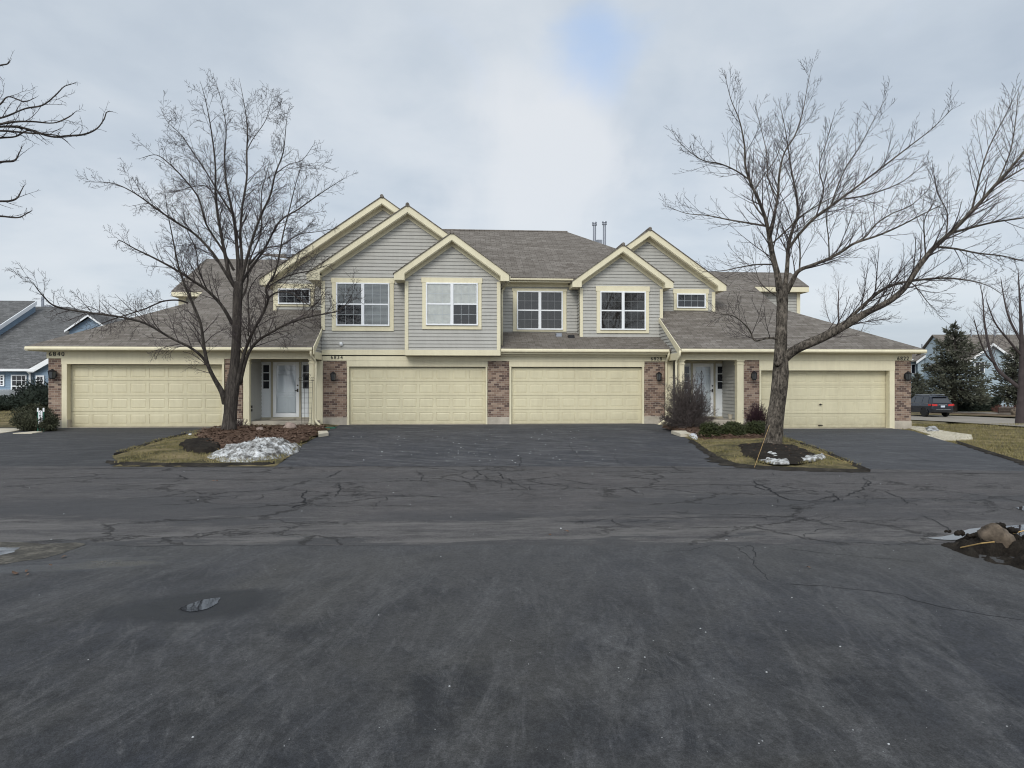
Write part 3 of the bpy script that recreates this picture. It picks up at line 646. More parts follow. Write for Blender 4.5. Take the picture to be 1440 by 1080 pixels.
# --- windows
def window(x0, x1, z0, z1, Y, kind, trim=(.16, .10, .12)):
    th, ts, tb = trim; Y = Y-.032       # clear of the lap siding
    t = MB(); t.bbox(x0-ts-.03, x1+ts+.03, Y-.03, Y+.03, z1+.0, z1+th, .005); t.bbox(x0-ts, x0, Y-.02, Y+.03, z0, z1, .004); t.bbox(x1, x1+ts, Y-.02, Y+.03, z0, z1, .004); t.bbox(x0-ts, x1+ts, Y-.025, Y+.03, z0-tb, z0, .005)
    w = part(t, 'window', 'cream')
    f = MB(); fy0, fy1 = Y-.065, Y+.02; b = .05
    f.bbox(x0, x1, fy0, fy1, z1-b, z1, .006); f.bbox(x0, x1, fy0-.012, fy1, z0, z0+b, .006); f.bbox(x0, x0+b, fy0, fy1, z0+b, z1-b, .006); f.bbox(x1-b, x1, fy0, fy1, z0+b, z1-b, .006)
    bays = []; xm = (x0+x1)/2; zm = (z0+z1)/2
    if kind != 'small':
        f.bbox(xm-.055, xm+.055, fy0-.006, fy1, z0+b, z1-b, .006)
        bays = [(x0+b, xm-.055), (xm+.055, x1-b)]
    else: bays = [(x0+b, x1-b)]
    grids = MB()
    for i, (a, c) in enumerate(bays):
        if kind != 'small': f.bbox(a, c, fy0+.012, fy1, zm-.025, zm+.025, .005)
        for (q0, q1) in (((z0+b, zm-.025), (zm+.025, z1-b)) if kind != 'small' else ((z0+b, z1-b),)):
            nx = 3 if kind != 'small' else 4
            for k in range(1, nx): grids.box(a+(c-a)*k/nx-.006, a+(c-a)*k/nx+.006, Y-.034, Y-.028, q0, q1)
            grids.box(a, c, Y-.0345, Y-.0275, (q0+q1)/2-.008, (q0+q1)/2+.008)
    part(f, 'frame', 'white', w); part(grids, 'grid_bars', 'gridgrey' if kind == 'brown' else 'white', w)
    part(MB().box(x0+.02, x1-.02, Y-.014, Y-.006, z0+.02, z1-.02), 'interior', 'dark', w)
    for i, (a, c) in enumerate(bays):
        for j, (q0, q1) in enumerate(((z0+b, zm-.025), (zm+.025, z1-b)) if kind != 'small' else ((z0+b, z1-b),)):
            part(MB().poly([(a, Y-.044, q0), (c, Y-.044, q0), (c, Y-.044, q1), (a, Y-.044, q1)]), 'pane', 'glass', w)
            bl = MB(); nm = None
            if kind == 'blinds' and not (i == 0 and j == 0):
                z = q0
                while z < q1-.02: bl.poly([(a, Y-.026, z), (c, Y-.026, z), (c, Y-.018, z+.034), (a, Y-.018, z+.034)]); z += .042
                nm = ('blind', 'slat')
            elif kind in ('pale', 'brown') and not (kind == 'pale' and i == 1 and j == 0):
                n = 40 if kind == 'pale' else 1; r2 = random.Random(int(a*100)+i)
                ph = r2.random()*6
                for k in range(n):
                    u0, u1 = a+(c-a)*k/n, a+(c-a)*(k+1)/n
                    g = lambda u: Y-.021+(.0035 if kind == 'pale' else 0)*math.sin(u*26+ph+2*math.sin(u*7))
                    bl.poly([(u0, g(u0), q0), (u1, g(u1), q0), (u1, g(u1), q1), (u0, g(u0), q1)])
                nm = ('curtain', 'curtain' if kind == 'pale' else 'curtain_dark')
            if nm: part(bl, nm[0], nm[1], w)
    return w
window(WX(473, Yb), WX(548, Yb), WZ(510, 458.5, Yb), WZ(510, 398, Yb), Yb, 'blinds', (.17, .15, .18))
window(WX(599, Yy), WX(672, Yy), WZ(635, 457.7, Yy), WZ(635, 398, Yy), Yy, 'pale', (.18, .13, .14))
window(WX(726.5, Yf), WX(791, Yf), WZ(759, 463.8, Yf), WZ(759, 409.5, Yf), Yf, 'brown', (.10, .15, .07))
window(WX(843.5, Yd), WX(907.5, Yd), WZ(875, 464.2, Yd), WZ(875, 410, Yd), Yd, 'brown', (.20, .13, .12))
window(WX(951, Ye), WX(991.5, Ye), WZ(970, 433.5, Ye), WZ(970, 413, Ye), Ye, 'small', (.18, .11, .09))
window(WX(391.5, Ya), WX(437, Ya), WZ(414, 428, Ya), WZ(414, 406, Ya), Ya, 'small', (.18, .14, .08))
# --- entries
def column(x0, x1, Y, z0, z1):
    m = MB(); d = x1-x0
    m.bbox(x0, x1, Y, Y+d, z0, z1, .01); m.bbox(x0-.02, x1+.02, Y-.02, Y+d+.02, z1-.16, z1-.12, .006); m.bbox(x0-.025, x1+.025, Y-.025, Y+d+.025, z1-.04, z1, .006); m.bbox(x0-.015, x1+.015, Y-.015, Y+d+.015, z0, z0+.12, .006)
    part(m, 'porch_column', 'cream')
def entry(side, dpx, slpx, wallX, x0, x1, YD, zfl):
    """recess: door wall at YD, storm door, sidelights, porch slab"""
    mb = MB(); siding(mb, [(x0, zfl), (x1, zfl), (x1, 2.7), (x0, 2.7)], (0, YD+.06, 0), (1, 0, 0), (0, -1, 0)); part(mb, 'entry_wall', 'siding')
    mb = MB(); siding(mb, [(YW+.25, .0), (YD+.06, .0), (YD+.06, 2.7), (YW+.25, 2.7)], (wallX, 0, 0), (0, 1, 0), (1 if side < 0 else -1, 0, 0)); part(mb, 'entry_side_wall', 'siding')
    part(MB().box(x0, x1, YW+.1, YD+.1, 2.69, 2.71), 'porch_ceiling', 'cream')
    a, b = WX(dpx[0], YD), WX(dpx[1], YD); zt = zfl+2.08; zb = zfl+.07
    fx0, fx1 = WX(slpx[0], YD), WX(slpx[1], YD)
    t = MB(); t.bbox(fx0-.10, fx1+.10, YD-.05, YD+.05, zt, zt+.10, .005)
    for x in (fx0-.10, a-.075, b, fx1): t.bbox(x, x+(.10 if x in (fx0-.10, fx1) else .075), YD-.045, YD+.05, zfl+.02, zt, .005)
    t.bbox(fx0-.10, fx1+.10, YD-.09, YD+.05, zfl, zb, .005)
    fr = part(t, 'door_frame', 'tan')
    # main door behind storm door
    d = MB(); d.box(a+.02, b-.02, YD+.02, YD+.05, zb, zt)
    w_ = b-a
    for (u0, u1) in ((.14, .46), (.54, .86)):
        for (v0, v1) in ((.08, .38), (.44, .78), (.84, .95)):
            X0, X1, Z0, Z1 = a+w_*u0, a+w_*u1, zb+(zt-zb)*v0, zb+(zt-zb)*v1
            o_ = [(X0, YD+.019, Z0), (X1, YD+.019, Z0), (X1, YD+.019, Z1), (X0, YD+.019, Z1)]; e = .035
            i_ = [(X0+e, YD+.004, Z0+e), (X1-e, YD+.004, Z0+e), (X1-e, YD+.004, Z1-e), (X0+e, YD+.004, Z1-e)]
            for q in range(4): d.poly([o_[q], o_[(q+1) % 4], i_[(q+1) % 4], i_[q]])
            d.poly(i_)
    dr = part(d, 'front_door', 'doorwhite')
    s = MB(); bw = .115
    s.bbox(a, a+bw, YD-.035, YD-.005, zb+.01, zt, .008); s.bbox(b-bw, b, YD-.035, YD-.005, zb+.01, zt, .008); s.bbox(a+bw, b-bw, YD-.035, YD-.005, zt-.13, zt, .008); s.bbox(a+bw, b-bw, YD-.035, YD-.005, zb+.01, zb+.15, .008)
    st = part(s, 'storm_door', 'white')
    part(MB().poly([(a+bw, YD-.02, zb+.15), (b-bw, YD-.02, zb+.15), (b-bw, YD-.02, zt-.13), (a+bw, YD-.02, zt-.13)]), 'pane', 'glass', st)
    hx_ = b-.05
    h = MB(); h.bbox(hx_-.025, hx_+.025, YD-.06, YD-.035, zb+.92, zb+1.04, .008); h.bbox(hx_-.10, hx_+.01, YD-.075, YD-.055, zb+.96, zb+.985, .005)
    part(h, 'door_handle', 'brass', st); part(MB().lathe((hx_, YD-.035, zb+1.16), [(.028, 0), (.028, .03)], 10, Matrix.Rotation(R(90), 4, 'X')), 'deadbolt', 'brass', st)
    for (q0, q1) in ((fx0, a-.075), (b+.075, fx1)):
        if q1-q0 < .05: continue
        g = MB(); g.box(q0, q1, YD+.0, YD+.04, zb, zt); n = MB()
        xm = (q0+q1)/2; hw = min(.105, (q1-q0)/2-.03)
        pz0, pz1 = zb+1.03, zt-.10
        for k in range(3):
            z_0 = pz0+(pz1-pz0)*k/3+.015; z_1 = pz0+(pz1-pz0)*(k+1)/3-.015
            n.box(xm-hw, xm+hw, YD-.006, YD+.0, z_0, z_1)
        g.bbox(xm-hw-.03, xm+hw+.03, YD-.014, YD, pz0-.03, pz0+.0, .004); g.bbox(xm-hw-.03, xm+hw+.03, YD-.014, YD, pz1, pz1+.03, .004); g.bbox(xm-hw-.03, xm-hw, YD-.014, YD, pz0, pz1, .004); g.bbox(xm+hw, xm+hw+.03, YD-.014, YD, pz0, pz1, .004)
        for k in (1, 2): g.box(xm-hw, xm+hw, YD-.012, YD, pz0+(pz1-pz0)*k/3-.015, pz0+(pz1-pz0)*k/3+.015)
        g.bbox(xm-hw, xm+hw, YD-.012, YD, zb+.12, zb+.88, .01)
        sl = part(g, 'sidelight', 'doorwhite')
        part(n, 'sidelight_pane', 'glassdark', sl)
    return st
mgd, nt_, b_ = newmat('dark_pane'); b_.inputs['Base Color'].default_value = (.012, .014, .02, 1); b_.inputs['Roughness'].default_value = .08; b_.inputs['Specular IOR Level'].default_value = .5; M['glassdark'] = mgd
YD = 26.4
zp_l = .34
column(WX(341.8, YW-.04), WX(350.6, YW-.04), YW-.04, .2, ZLT); column(WX(434.5, YW-.04), WX(441.5, YW-.04), YW-.04, .2, ZLT)
entry(-1, (384.2, 421), (367.5, 437), WX(350.5, YW+.15), WX(352, YD), XL1+.02, YD, zp_l)
part(MB().bbox(WX(350, 25), WX(443.5, 25), 24.92, YD+.1, 0, zp_l, .02).bbox(WX(366, 25), WX(438, 25), 26.1, YD+.1, zp_l+.001, zp_l+.03, .01), 'porch_step', 'conc')
part(MB().bbox(WX(445.5, YC), WX(454, YC), YC-.03, YC+.6, .1, ZLT-.02, .004), 'corner_board', 'cream')
column(WX(1036.8, YW-.04), WX(1046, YW-.04), YW-.04, .15, ZLT); column(WX(955.6, YW-.04), WX(962.5, YW-.04), YW-.04, .15, ZLT)
entry(1, (974, 1003), (959.5, 1020), WX(1037, YW+.15), XR0-.02, WX(1023, YD), YD, zp_l-.02)
part(MB().bbox(WX(953, 25), WX(1044, 25), 24.92, YD+.1, 0, zp_l-.02, .02).bbox(WX(972, 25), WX(1020, 25), 26.1, YD+.1, zp_l-.019, zp_l+.01, .01), 'porch_step', 'conc')
part(MB().bbox(WX(936, YC), WX(946, YC), YC-.03, YC+.6, .1, ZLT-.02, .004), 'corner_board', 'cream')
for X, sgn in ((WX(445.5, YC), -1), (WX(946, YC), 1)):
    mb = MB(); siding(mb, [(YC+.1, .2), (YD, .2), (YD, 2.7), (YC+.1, 2.7)], (X, 0, 0), (0, 1, 0), (sgn, 0, 0)); part(mb, 'garage_side_wall', 'siding')
# --- downspouts
def pipe(pts, r=.036):
    part(MB().tube(pts, r, 8), 'downspout', 'cream', smooth=True)
def smooth_path(pts, n=5):
    pts = [Vector(p) for p in pts]; out = [pts[0]]
    for i in range(1, len(pts)-1):
        a = pts[i]+(pts[i-1]-pts[i]).normalized()*min(.10, (pts[i-1]-pts[i]).length*.45); b = pts[i]+(pts[i+1]-pts[i]).normalized()*min(.10, (pts[i+1]-pts[i]).length*.45)
        for k in range(n+1):
            t = k/n; out.append(a*(1-t)**2+pts[i]*2*t*(1-t)+b*t*t)
    return out+[pts[-1]]
pipe(smooth_path([PT(437, 493, YE+.03), PT(437, 499, YE+.03), PT(444, 509, YW-.1), PT(443.5, 592, YW-.1), PT(451, 599, YW-.3)]), .042)
pipe(smooth_path([PT(956.5, 493, YE+.03), PT(956, 500, YE+.03), PT(951, 509, YW-.1), PT(951, 593, YW-.1), PT(944, 599, YW-.25)]), .042)
pipe(smooth_path([PT(941, 494, 25.45), PT(940, 501, 25.45), PT(937, 510, YC-.1), PT(937, 590, YC-.1), PT(926, 597.5, YC-.3)]), .042)
pipe(smooth_path([PT(717, 389, 25.2), PT(715, 397, 25.3), PT(707, 405, Yb-.02), PT(705.8, 412, Yb-.04), PT(705.8, 488, Yb-.04)]), .036)
for (px, py, Y) in ((923, 599, YC-.6), (941, 601, YW-.35)):
    p = PT(px, py, Y); part(MB().bbox(p.x-.30, p.x+.12, p.y-.12, p.y+.12, p.z-.06, p.z+.0, .02), 'splash_block', 'white')
# --- wall lanterns
def lantern(px, py, Y, w=.11, h=.26):
    p = PT(px, py, Y); y = Y
    m = MB(); m.bbox(p.x-.05, p.x+.05, y-.02, y, p.z-.08, p.z+.10, .01); m.tube([(p.x, y-.01, p.z+.05), (p.x, y-.10, p.z+.17), (p.x, y-.17, p.z+.17)], .012, 6)
    m.lathe((p.x, y-.17, p.z), [(.02, .19), (.05, .16), (w, .11), (w*.98, .10)], 6)
    m.lathe((p.x, y-.17, p.z), [(w*.55, -.15), (w*.7, -.12), (w*.72, -.11)], 6)
    for k in range(6):
        a = k*math.pi/3; m.tube([(p.x+math.cos(a)*w*.68, y-.17+math.sin(a)*w*.68, p.z-.11), (p.x+math.cos(a)*w*.9, y-.17+math.sin(a)*w*.9, p.z+.10)], .007, 4)
    o = part(m, 'wall_lantern', 'black')
    part(MB().lathe((p.x, y-.17, p.z), [(w*.62, -.11), (w*.84, .10)], 6), 'lantern_glass', 'lampglass', o)
mlg, nt_, b_ = newmat('smoked_lantern_glass'); b_.inputs['Base Color'].default_value = (.06, .065, .07, 1); b_.inputs['Roughness'].default_value = .1; b_.inputs['Specular IOR Level'].default_value = .8; M['lampglass'] = mlg
lantern(77.5, 527, YW, .15); lantern(469.5, 530, YC); lantern(925, 530, YC); lantern(1058, 529, YW); lantern(1273, 529.5, YW, .13)
# --- house numbers
def number(txt, px, py, Y, size, sp=1.25):
    cu = bpy.data.curves.new('house_number', 'FONT'); cu.body = txt; cu.size = size; cu.extrude = .008; cu.align_x = 'CENTER'; cu.align_y = 'CENTER'; cu.space_character = sp; cu.offset = 0.
    o = bpy.data.objects.new('tmp', cu); C.objects.link(o); bpy.context.view_layer.update()
    me = bpy.data.meshes.new_from_object(o.evaluated_get(bpy.context.evaluated_depsgraph_get())); bpy.data.objects.remove(o)
    me.transform(Matrix.Translation(PT(px, py, Y)) @ Matrix.Rotation(R(90), 4, 'X'))
    me.materials.clear(); me.materials.append(M['black']); me.name = 'house_number'
    o = bpy.data.objects.new('house_number', me); C.objects.link(o); o.parent = house; o.matrix_parent_inverse = Matrix.Translation(-house.location)
    o['label'] = 'black house number '+txt
number('6840', 79.5, 498, YW-.045, .20, 1.35); number('6834', 473.5, 502.8, YC-.04, .175, 1.3); number('6828', 923, 504.8, YC-.04, .175, 1.3); number('6822', 1270, 504.3, YW-.045, .19, 1.25)
# --- security camera, doorbell, outlets
p = PT(480, 484.5, Yb)
part(MB().lathe((p.x, p.y-.06, p.z-.05), [(.045, 0), (.06, .03), (.06, .09), (.05, .11)], 12).bbox(p.x-.045, p.x+.045, p.y-.13, p.y, p.z+.0, p.z+.08, .012), 'security_camera', 'white', smooth=False)
for (px, py) in ((1030, 571), (1030, 576)):
    p = PT(px, py, 25.6); part(MB().box(p.x-.05, p.x-.0, p.y-.05, p.y+.05, p.z-.04, p.z+.04), 'outlet_cover', 'black')
for (px, py) in ((353, 572), (353, 577)):
    p = PT(px, py, 25.0); part(MB().box(p.x+.0, p.x+.04, p.y-.05, p.y+.05, p.z-.04, p.z+.04), 'outlet_cover', 'black')
# ================================================================= GROUND, STREETS, DRIVEWAYS
def axis(a, b, fine0, fine1, df, dc):
    out = []; x = a
    while x < b:
        out.append(x); x += df if fine0 <= x < fine1 else dc
    return out+[b]
def struct(o): o['kind'] = 'structure'; return o
xs = axis(-400, 400, -30, 60, 1.5, 25); ys_ = axis(-60, 500, 10, 80, 1.5, 25)
mb = MB()
mb.v = [(x, y, H(x, y)-.035) for y in ys_ for x in xs]; nx = len(xs)
mb.f = [(j*nx+i, j*nx+i+1, (j+1)*nx+i+1, (j+1)*nx+i) for j in range(len(ys_)-1) for i in range(nx-1)]
struct(mb.build('ground', M['grass'], uv=False, smooth=True))
def curve_x(pts):
    pts = sorted([(p.y, p.x) for p in pts])
    def f(y):
        if y <= pts[0][0]: return pts[0][1]
        if y >= pts[-1][0]: return pts[-1][1]
        for (a, xa_), (b, xb_) in zip(pts, pts[1:]):
            if a <= y <= b: return xa_+(xb_-xa_)*(y-a)/(b-a+1e-9)
    return f
def edge(pl): return curve_x([G(*p) for p in pl])
def wob(x, y, s=1., a=.05): return a*mn.noise(Vector((x*s, y*s, 3.3)))
E2 = edge([(314, 602.5), (267, 609.5), (225, 620), (189, 631), (160, 641), (161, 646), (172, 652)])
E3 = edge([(469, 600.7), (455, 609), (425, 625.5), (417, 636), (400, 647), (388, 655)])
E4 = edge([(935, 599), (947, 606), (972, 620), (994, 637), (1019, 651), (1047, 660)])
E5 = edge([(1098, 612), (1109, 619), (1151, 633), (1198, 653), (1224, 664)])
E6 = edge([(1283, 605.5), (1325, 619), (1380, 633), (1440, 652), (1500, 672)])
def loft(fl, fr, y0f, y1, off, nx=24, ny=40, wobble=.03, z=None, crown=0.):
    # sheet between two edge curves; y0f(x) is the street edge, y1 the building side
    mb = MB()
    for j in range(ny+1):
        for i in range(nx+1):
            t = i/nx
            yy = y1
            # resolve x/y jointly: rows follow the street edge at the bottom
            v = j/ny; y = y1
            x = fl(y1)*(1-t)+fr(y1)*t
            for _ in range(4):
                y = y0f(x)*(1-v)+y1*v
                x = fl(y)*(1-t)+fr(y)*t
                if i == 0: x -= wob(x, y, 2.5, wobble)
                if i == nx: x += wob(x, y, 2.5, wobble)
            e = min(t, 1-t)*2; e2 = min(1, v*6)
            mb.v.append((x, y, (H(x, y) if z is None else z(x, y))+off+crown*min(1, e*3)*e2))
    mb.f = [(j*(nx+1)+i, j*(nx+1)+i+1, (j+1)*(nx+1)+i+1, (j+1)*(nx+1)+i) for j in range(ny) for i in range(nx)]
    return mb
ystw = lambda x: yst(x)+.07*mn.noise(Vector((x*.8, 0, 0)))
struct(loft(lambda y: -19-.35*max(0, 24.6-y), E2, ystw, YW+.25, .0, 30, 40).build('driveway', M['driveleft']))
struct(loft(E3, E4, ystw, YC+.12, .0, 30, 40).build('driveway', M['drive']))
struct(loft(E5, E6, ystw, YW+.25, .0, 30, 40).build('driveway', M['driveright']))
# street and parking court (one behind the other, each its own sheet)
seam = lambda x: 7.12-.073*x+.045*mn.noise(Vector((x*.9, 5, 0)))+.03*mn.noise(Vector((x*5, 5, 0)))
def sheet(y0f, y1f, x0, x1, off, n, m):
    mb = MB(); mb.v = []
    for j in range(m+1):
        for i in range(n+1):
            x = x0+(x1-x0)*i/n; y = y0f(x)*(1-j/m)+y1f(x)*j/m
            mb.v.append((x, y, off))
    mb.f = [(j*(n+1)+i, j*(n+1)+i+1, (j+1)*(n+1)+i+1, (j+1)*(n+1)+i) for j in range(m) for i in range(n)]
    return mb
street = struct(sheet(lambda x: seam(x)-.3, lambda x: ystw(x)+.25, -60, 26, .004, 300, 10).build('street', M['street']))
court = struct(sheet(lambda x: -25, seam, -60, 60, .009, 300, 10).build('parking_court', M['court']))
# --- long cracks and seams surveyed on the street
def ribbon(mb, pl, w, z=.0105, n=6):
    P = [G(*p) for p in pl]; pts = []
    for a, b in zip(P, P[1:]):
        for k in range(n):
            q = a.lerp(b, k/n); l = (b-a).length
            pts.append(q+Vector((mn.noise(q*5.3+Vector((5, 0, 0))), mn.noise(q*5.3), 0))*min(.06, l*.12)+Vector((rnd.uniform(-1, 1), rnd.uniform(-1, 1), 0))*min(.018, l*.03))
    pts.append(P[-1]); m = len(pts); b0 = len(mb.v)
    for i, p in enumerate(pts):
        t = (pts[min(i+1, m-1)]-pts[max(i-1, 0)]); t.z = 0; t.normalize(); s = Vector((-t.y, t.x, 0))
        ww = w*(.45+.9*abs(mn.noise(p*3.1)))*min(1, .25+min(i, m-1-i)*.4)
        zz = max(H(p.x, p.y)+.005, z)
        mb.v += [(p.x-s.x*ww, p.y-s.y*ww, zz), (p.x+s.x*ww, p.y+s.y*ww, zz)]
    mb.f += [(b0+2*i, b0+2*i+1, b0+2*i+3, b0+2*i+2) for i in range(m-1)]
cr = MB()
for pl, w in [
    ([(-40, 660), (100, 660), (180, 659), (390, 657.5), (520, 656), (700, 657), (860, 657.5), (1050, 659.5), (1200, 665), (1440, 666), (1560, 664)], .022),
    ([(150, 769), (300, 768), (450, 768.5), (600, 768)], .006),
    ([(0, 673), (120, 673), (240, 673.5), (330, 675), (400, 674.5), (455, 673.5), (470, 668), (480, 662)], .014),
    ([(720, 682), (800, 681), (900, 681.5), (1000, 682), (1060, 683), (1075, 690), (1100, 692), (1130, 690)], .014),
    ([(1060, 677), (1078, 686), (1090, 695), (1110, 703), (1140, 706)], .02), ([(1140, 706), (1160, 700), (1190, 698), (1210, 690), (1225, 680), (1215, 672)], .014),
    ([(1140, 706), (1170, 706), (1185, 700)], .012), ([(1160, 690), (1175, 697), (1180, 704)], .012),
    ([(400, 698), (500, 697), (580, 698), (640, 700)], .016), ([(430, 690), (425, 700), (432, 708), (410, 715)], .02),
    ([(475, 680), (480, 690), (470, 700)], .014), ([(590, 678), (595, 670), (585, 662)], .012),
    ([(640, 668), (660, 674), (690, 676), (720, 680)], .014), ([(700, 664), (705, 672), (720, 678), (745, 690)], .012),
    ([(665, 658), (675, 668), (660, 676)], .012), ([(775, 672), (830, 682), (880, 686), (905, 697)], .013),
    ([(1015, 765), (1040, 772), (1060, 795), (1075, 812), (1082, 818)], .006), ([(1040, 772), (1055, 768), (1062, 776), (1060, 790)], .006),
    ([(1100, 823), (1160, 826), (1220, 832), (1260, 838), (1320, 855), (1400, 868), (1480, 880)], .007),
    ([(1000, 768), (970, 775), (930, 778)], .007), ([(1100, 772), (1150, 778), (1210, 784), (1300, 792)], .006),
    ([(880, 728), (940, 729), (1040, 728), (1100, 727)], .011), ([(1105, 723), (1140, 733), (1170, 740), (1190, 744)], .009),
    ([(863, 640), (868, 648), (880, 657)], .010), ([(728, 640), (733, 650), (730, 657)], .008), ([(560, 612), (590, 616), (640, 613)], .006), ([(760, 615), (800, 625), (812, 640), (830, 655)], .007), ([(1200, 625), (1260, 635), (1330, 655)], .008), ([(60, 640), (140, 636), (180, 630)], .008), ([(250, 706), (300, 700), (340, 697)], .014), ([(300, 716), (350, 715), (400, 710), (440, 706)], .013),
    ([(215, 665), (235, 661), (250, 656)], .014), ([(245, 667), (262, 674), (240, 679)], .014),
    ([(1240, 690), (1265, 700), (1290, 712)], .012), ([(1290, 725), (1320, 735), (1335, 748)], .01), ([(780, 735), (830, 734), (880, 728)], .01)]:
    ribbon(cr, pl, w)
r5 = random.Random(31)                                # fine alligator cracking, in clusters
for (cx_, cy_, n, sx, sy) in [(700, 672, 26, 60, 14), (735, 690, 22, 80, 9), (1110, 700, 26, 90, 26), (1220, 690, 22, 70, 22), (560, 690, 12, 80, 16), (1330, 705, 12, 70, 25), (330, 700, 10, 90, 20), (860, 735, 12, 120, 14), (1170, 738, 10, 90, 14)]:
    for k in range(n):
        x, y = r5.gauss(cx_, sx*.5), r5.gauss(cy_, sy*.5); pl = [(x, y)]
        if y < 664 or y > 762: continue
        a = r5.choice((0, 0, .5, 2.6, 1.4, 3.1))
        for s in range(r5.randint(2, 5)):
            a += r5.uniform(-.8, .8); x += math.cos(a)*r5.uniform(5, 16); y += math.sin(a)*r5.uniform(1, 3.4); pl.append((x, max(663, min(764, y))))
        ribbon(cr, pl, r5.uniform(.003, .008), n=4)
co = cr.build('crack', M['crackfill'], street, uv=False)
def blotch(mb, pts, z):
    P = [G(*p) for p in pts]; c = sum(P, Vector())/len(P); out = []
    for a, b in zip(P, P[1:]+P[:1]):
        for k in range(8):
            q = a.lerp(b, k/8); d = mn.noise(q*2.7)*.16+mn.noise(q*9)*.05; q = q+(q-c).normalized()*d; out.append((q.x, q.y, z))
    mb.add(out, [tuple(range(len(out)))])
# --- puddles
def puddle(pts, z, mat='water', amp=.5):
    mb = MB(); P = [G(*p) for p in pts]; c = sum(P, Vector())/len(P); out = []
    for a, b in zip(P, P[1:]+P[:1]):
        for k in range(10):
            q = a.lerp(b, k/10); d = (mn.noise(q*4.1)*.10+mn.noise(q*13)*.04)*amp; q = q+(q-c).normalized()*d; out.append((q.x, q.y, z))
    mb.add(out, [tuple(range(len(out)))]); return mb
struct(puddle([(254, 858), (268, 851), (288, 845), (308, 843), (306, 850), (290, 858), (268, 862)], .0125).build('puddle', M['water']))
struct(puddle([(-60, 775), (0, 772), (30, 771), (25, 777), (0, 783), (-60, 790)], .0125).build('puddle', M['wet']))
struct(puddle([(1300, 758), (1325, 756), (1345, 752), (1372, 744), (1400, 742), (1450, 738), (1560, 730), (1560, 758), (1450, 760), (1400, 762), (1365, 760), (1335, 761)], .0115).build('puddle', M['water']))
struct(puddle([(1425, 715), (1450, 712), (1520, 710), (1520, 722), (1450, 722)], .0115).build('puddle', M['water']))
# gravelly silt along the left seam
mb = MB(); blotch(mb, [(-80, 768), (0, 766), (60, 765), (110, 768), (95, 777), (60, 786), (0, 796), (-80, 806)], .0112)
M['silt'] = soil('gritty_silt', [(.36, (.05, .048, .045)), (.5, (.085, .08, .07)), (.66, (.19, .175, .15))], 5, 30, .5)
struct(mb.build('silt', M['silt']))
# --- planting islands
def island(fl, fr, y1, mat, name, off=.007, crown=.09, wobble=.06):
    return struct(loft(fl, fr, lambda x: ystw(x)+.18, y1, off, 40, 60, wobble, crown=crown).build(name, M[mat], smooth=True))
island(E2, E3, 25.6, 'grass', 'lawn_island', crown=.05)
island(E4, E5, 24.9, 'grass', 'lawn_island', crown=.07)
def zisl(x, y, c=.05): return H(x, y)+.03+c
def bed(pts, name, mat, lift=.03, amp=.15, rng=.1):
    P = [G(*p, off=.08) for p in pts]; c = sum(P, Vector())/len(P); ring = []
    for a, b in zip(P, P[1:]+P[:1]):
        for k in range(8):
            q = a.lerp(b, k/8); ring.append(q+(q-c).normalized()*mn.noise(q*2.1)*amp)
    mb = MB(); n = len(ring); K = 10
    for j in range(K+1):
        t = 1-j/K
        for q in ring:
            p = c.lerp(q, t); z = zisl(p.x, p.y)+(-.03 if j == 0 else lift+min(.05, (1-t)*.3)+mn.noise(Vector((p.x*2.5, p.y*2.5, 0)))*.035+mn.noise(Vector((p.x*9, p.y*9, 2)))*.018)
            mb.v.append((p.x, p.y, z))
    mb.f = [(j*n+k, j*n+(k+1) % n, (j+1)*n+(k+1) % n, (j+1)*n+k) for j in range(K) for k in range(n)]
    struct(mb.build(name, M[mat], smooth=True)); return ring, c
bedL, cL = bed([(318, 601), (282, 606), (275, 616), (290, 627), (330, 634), (380, 634), (430, 618), (452, 606), (462, 602), (440, 600), (400, 600.5)], 'mulch_bed', 'mulch')
holeL, chL = bed([(253, 626), (262, 620), (290, 618), (308, 624), (312, 632), (285, 637), (262, 634)], 'soil_patch', 'dirt', .035)
bedR, cR = bed([(1036, 627), (1052, 624), (1085, 623), (1120, 627), (1145, 637), (1150, 645), (1120, 651), (1075, 649), (1045, 640)], 'soil_patch', 'dirt', .0)
bedR2, cR2 = bed([(944, 602), (985, 603), (1045, 603), (1085, 605), (1098, 612), (1070, 617), (1010, 618), (985, 617), (970, 611)], 'mulch_bed', 'mulch', .03)
bedR3, _ = bed([(930, 600), (950, 600), (992, 601), (985, 606), (955, 606)], 'mulch_bed', 'mulch', .02, .05)
mb = MB(); P = [G(*p, off=.05) for p in [(1000, 655), (1060, 662), (1130, 667), (1205, 668), (1240, 666), (1225, 660), (1150, 660), (1060, 654), (1020, 641), (975, 613), (965, 612), (985, 636)]]
eg = MB()
def edging(pl, w, off=.034):
    P = [G(*p) for p in pl]; pts = []
    for a, b in zip(P, P[1:]):
        m_ = max(2, int((b-a).length/.05)); pts += [a.lerp(b, k/m_) for k in range(m_)]
    m = len(pts); b0 = len(eg.v)
    for i, p in enumerate(pts):
        t = pts[min(i+1, m-1)]-pts[max(i-1, 0)]; t.z = 0; t.normalize(); s = Vector((-t.y, t.x, 0)); e = min(1, min(i, m-1-i)*.2)
        wa = w*(.5+1.5*abs(mn.noise(p*2.2)))*e+.3*w*mn.noise(p*9); wb_ = w*(.5+1.6*abs(mn.noise(p*2.2+Vector((9, 0, 0)))))*e+.3*w*mn.noise(p*11)
        for q in (p-s*wa, p, p+s*wb_): eg.v.append((q.x, q.y, H(q.x, q.y)+(off if q is p else .008)+.02*(q == p)))
    for i in range(m-1):
        for k in (0, 1): eg.f.append((b0+3*i+k, b0+3*i+k+1, b0+3*i+k+4, b0+3*i+k+3))
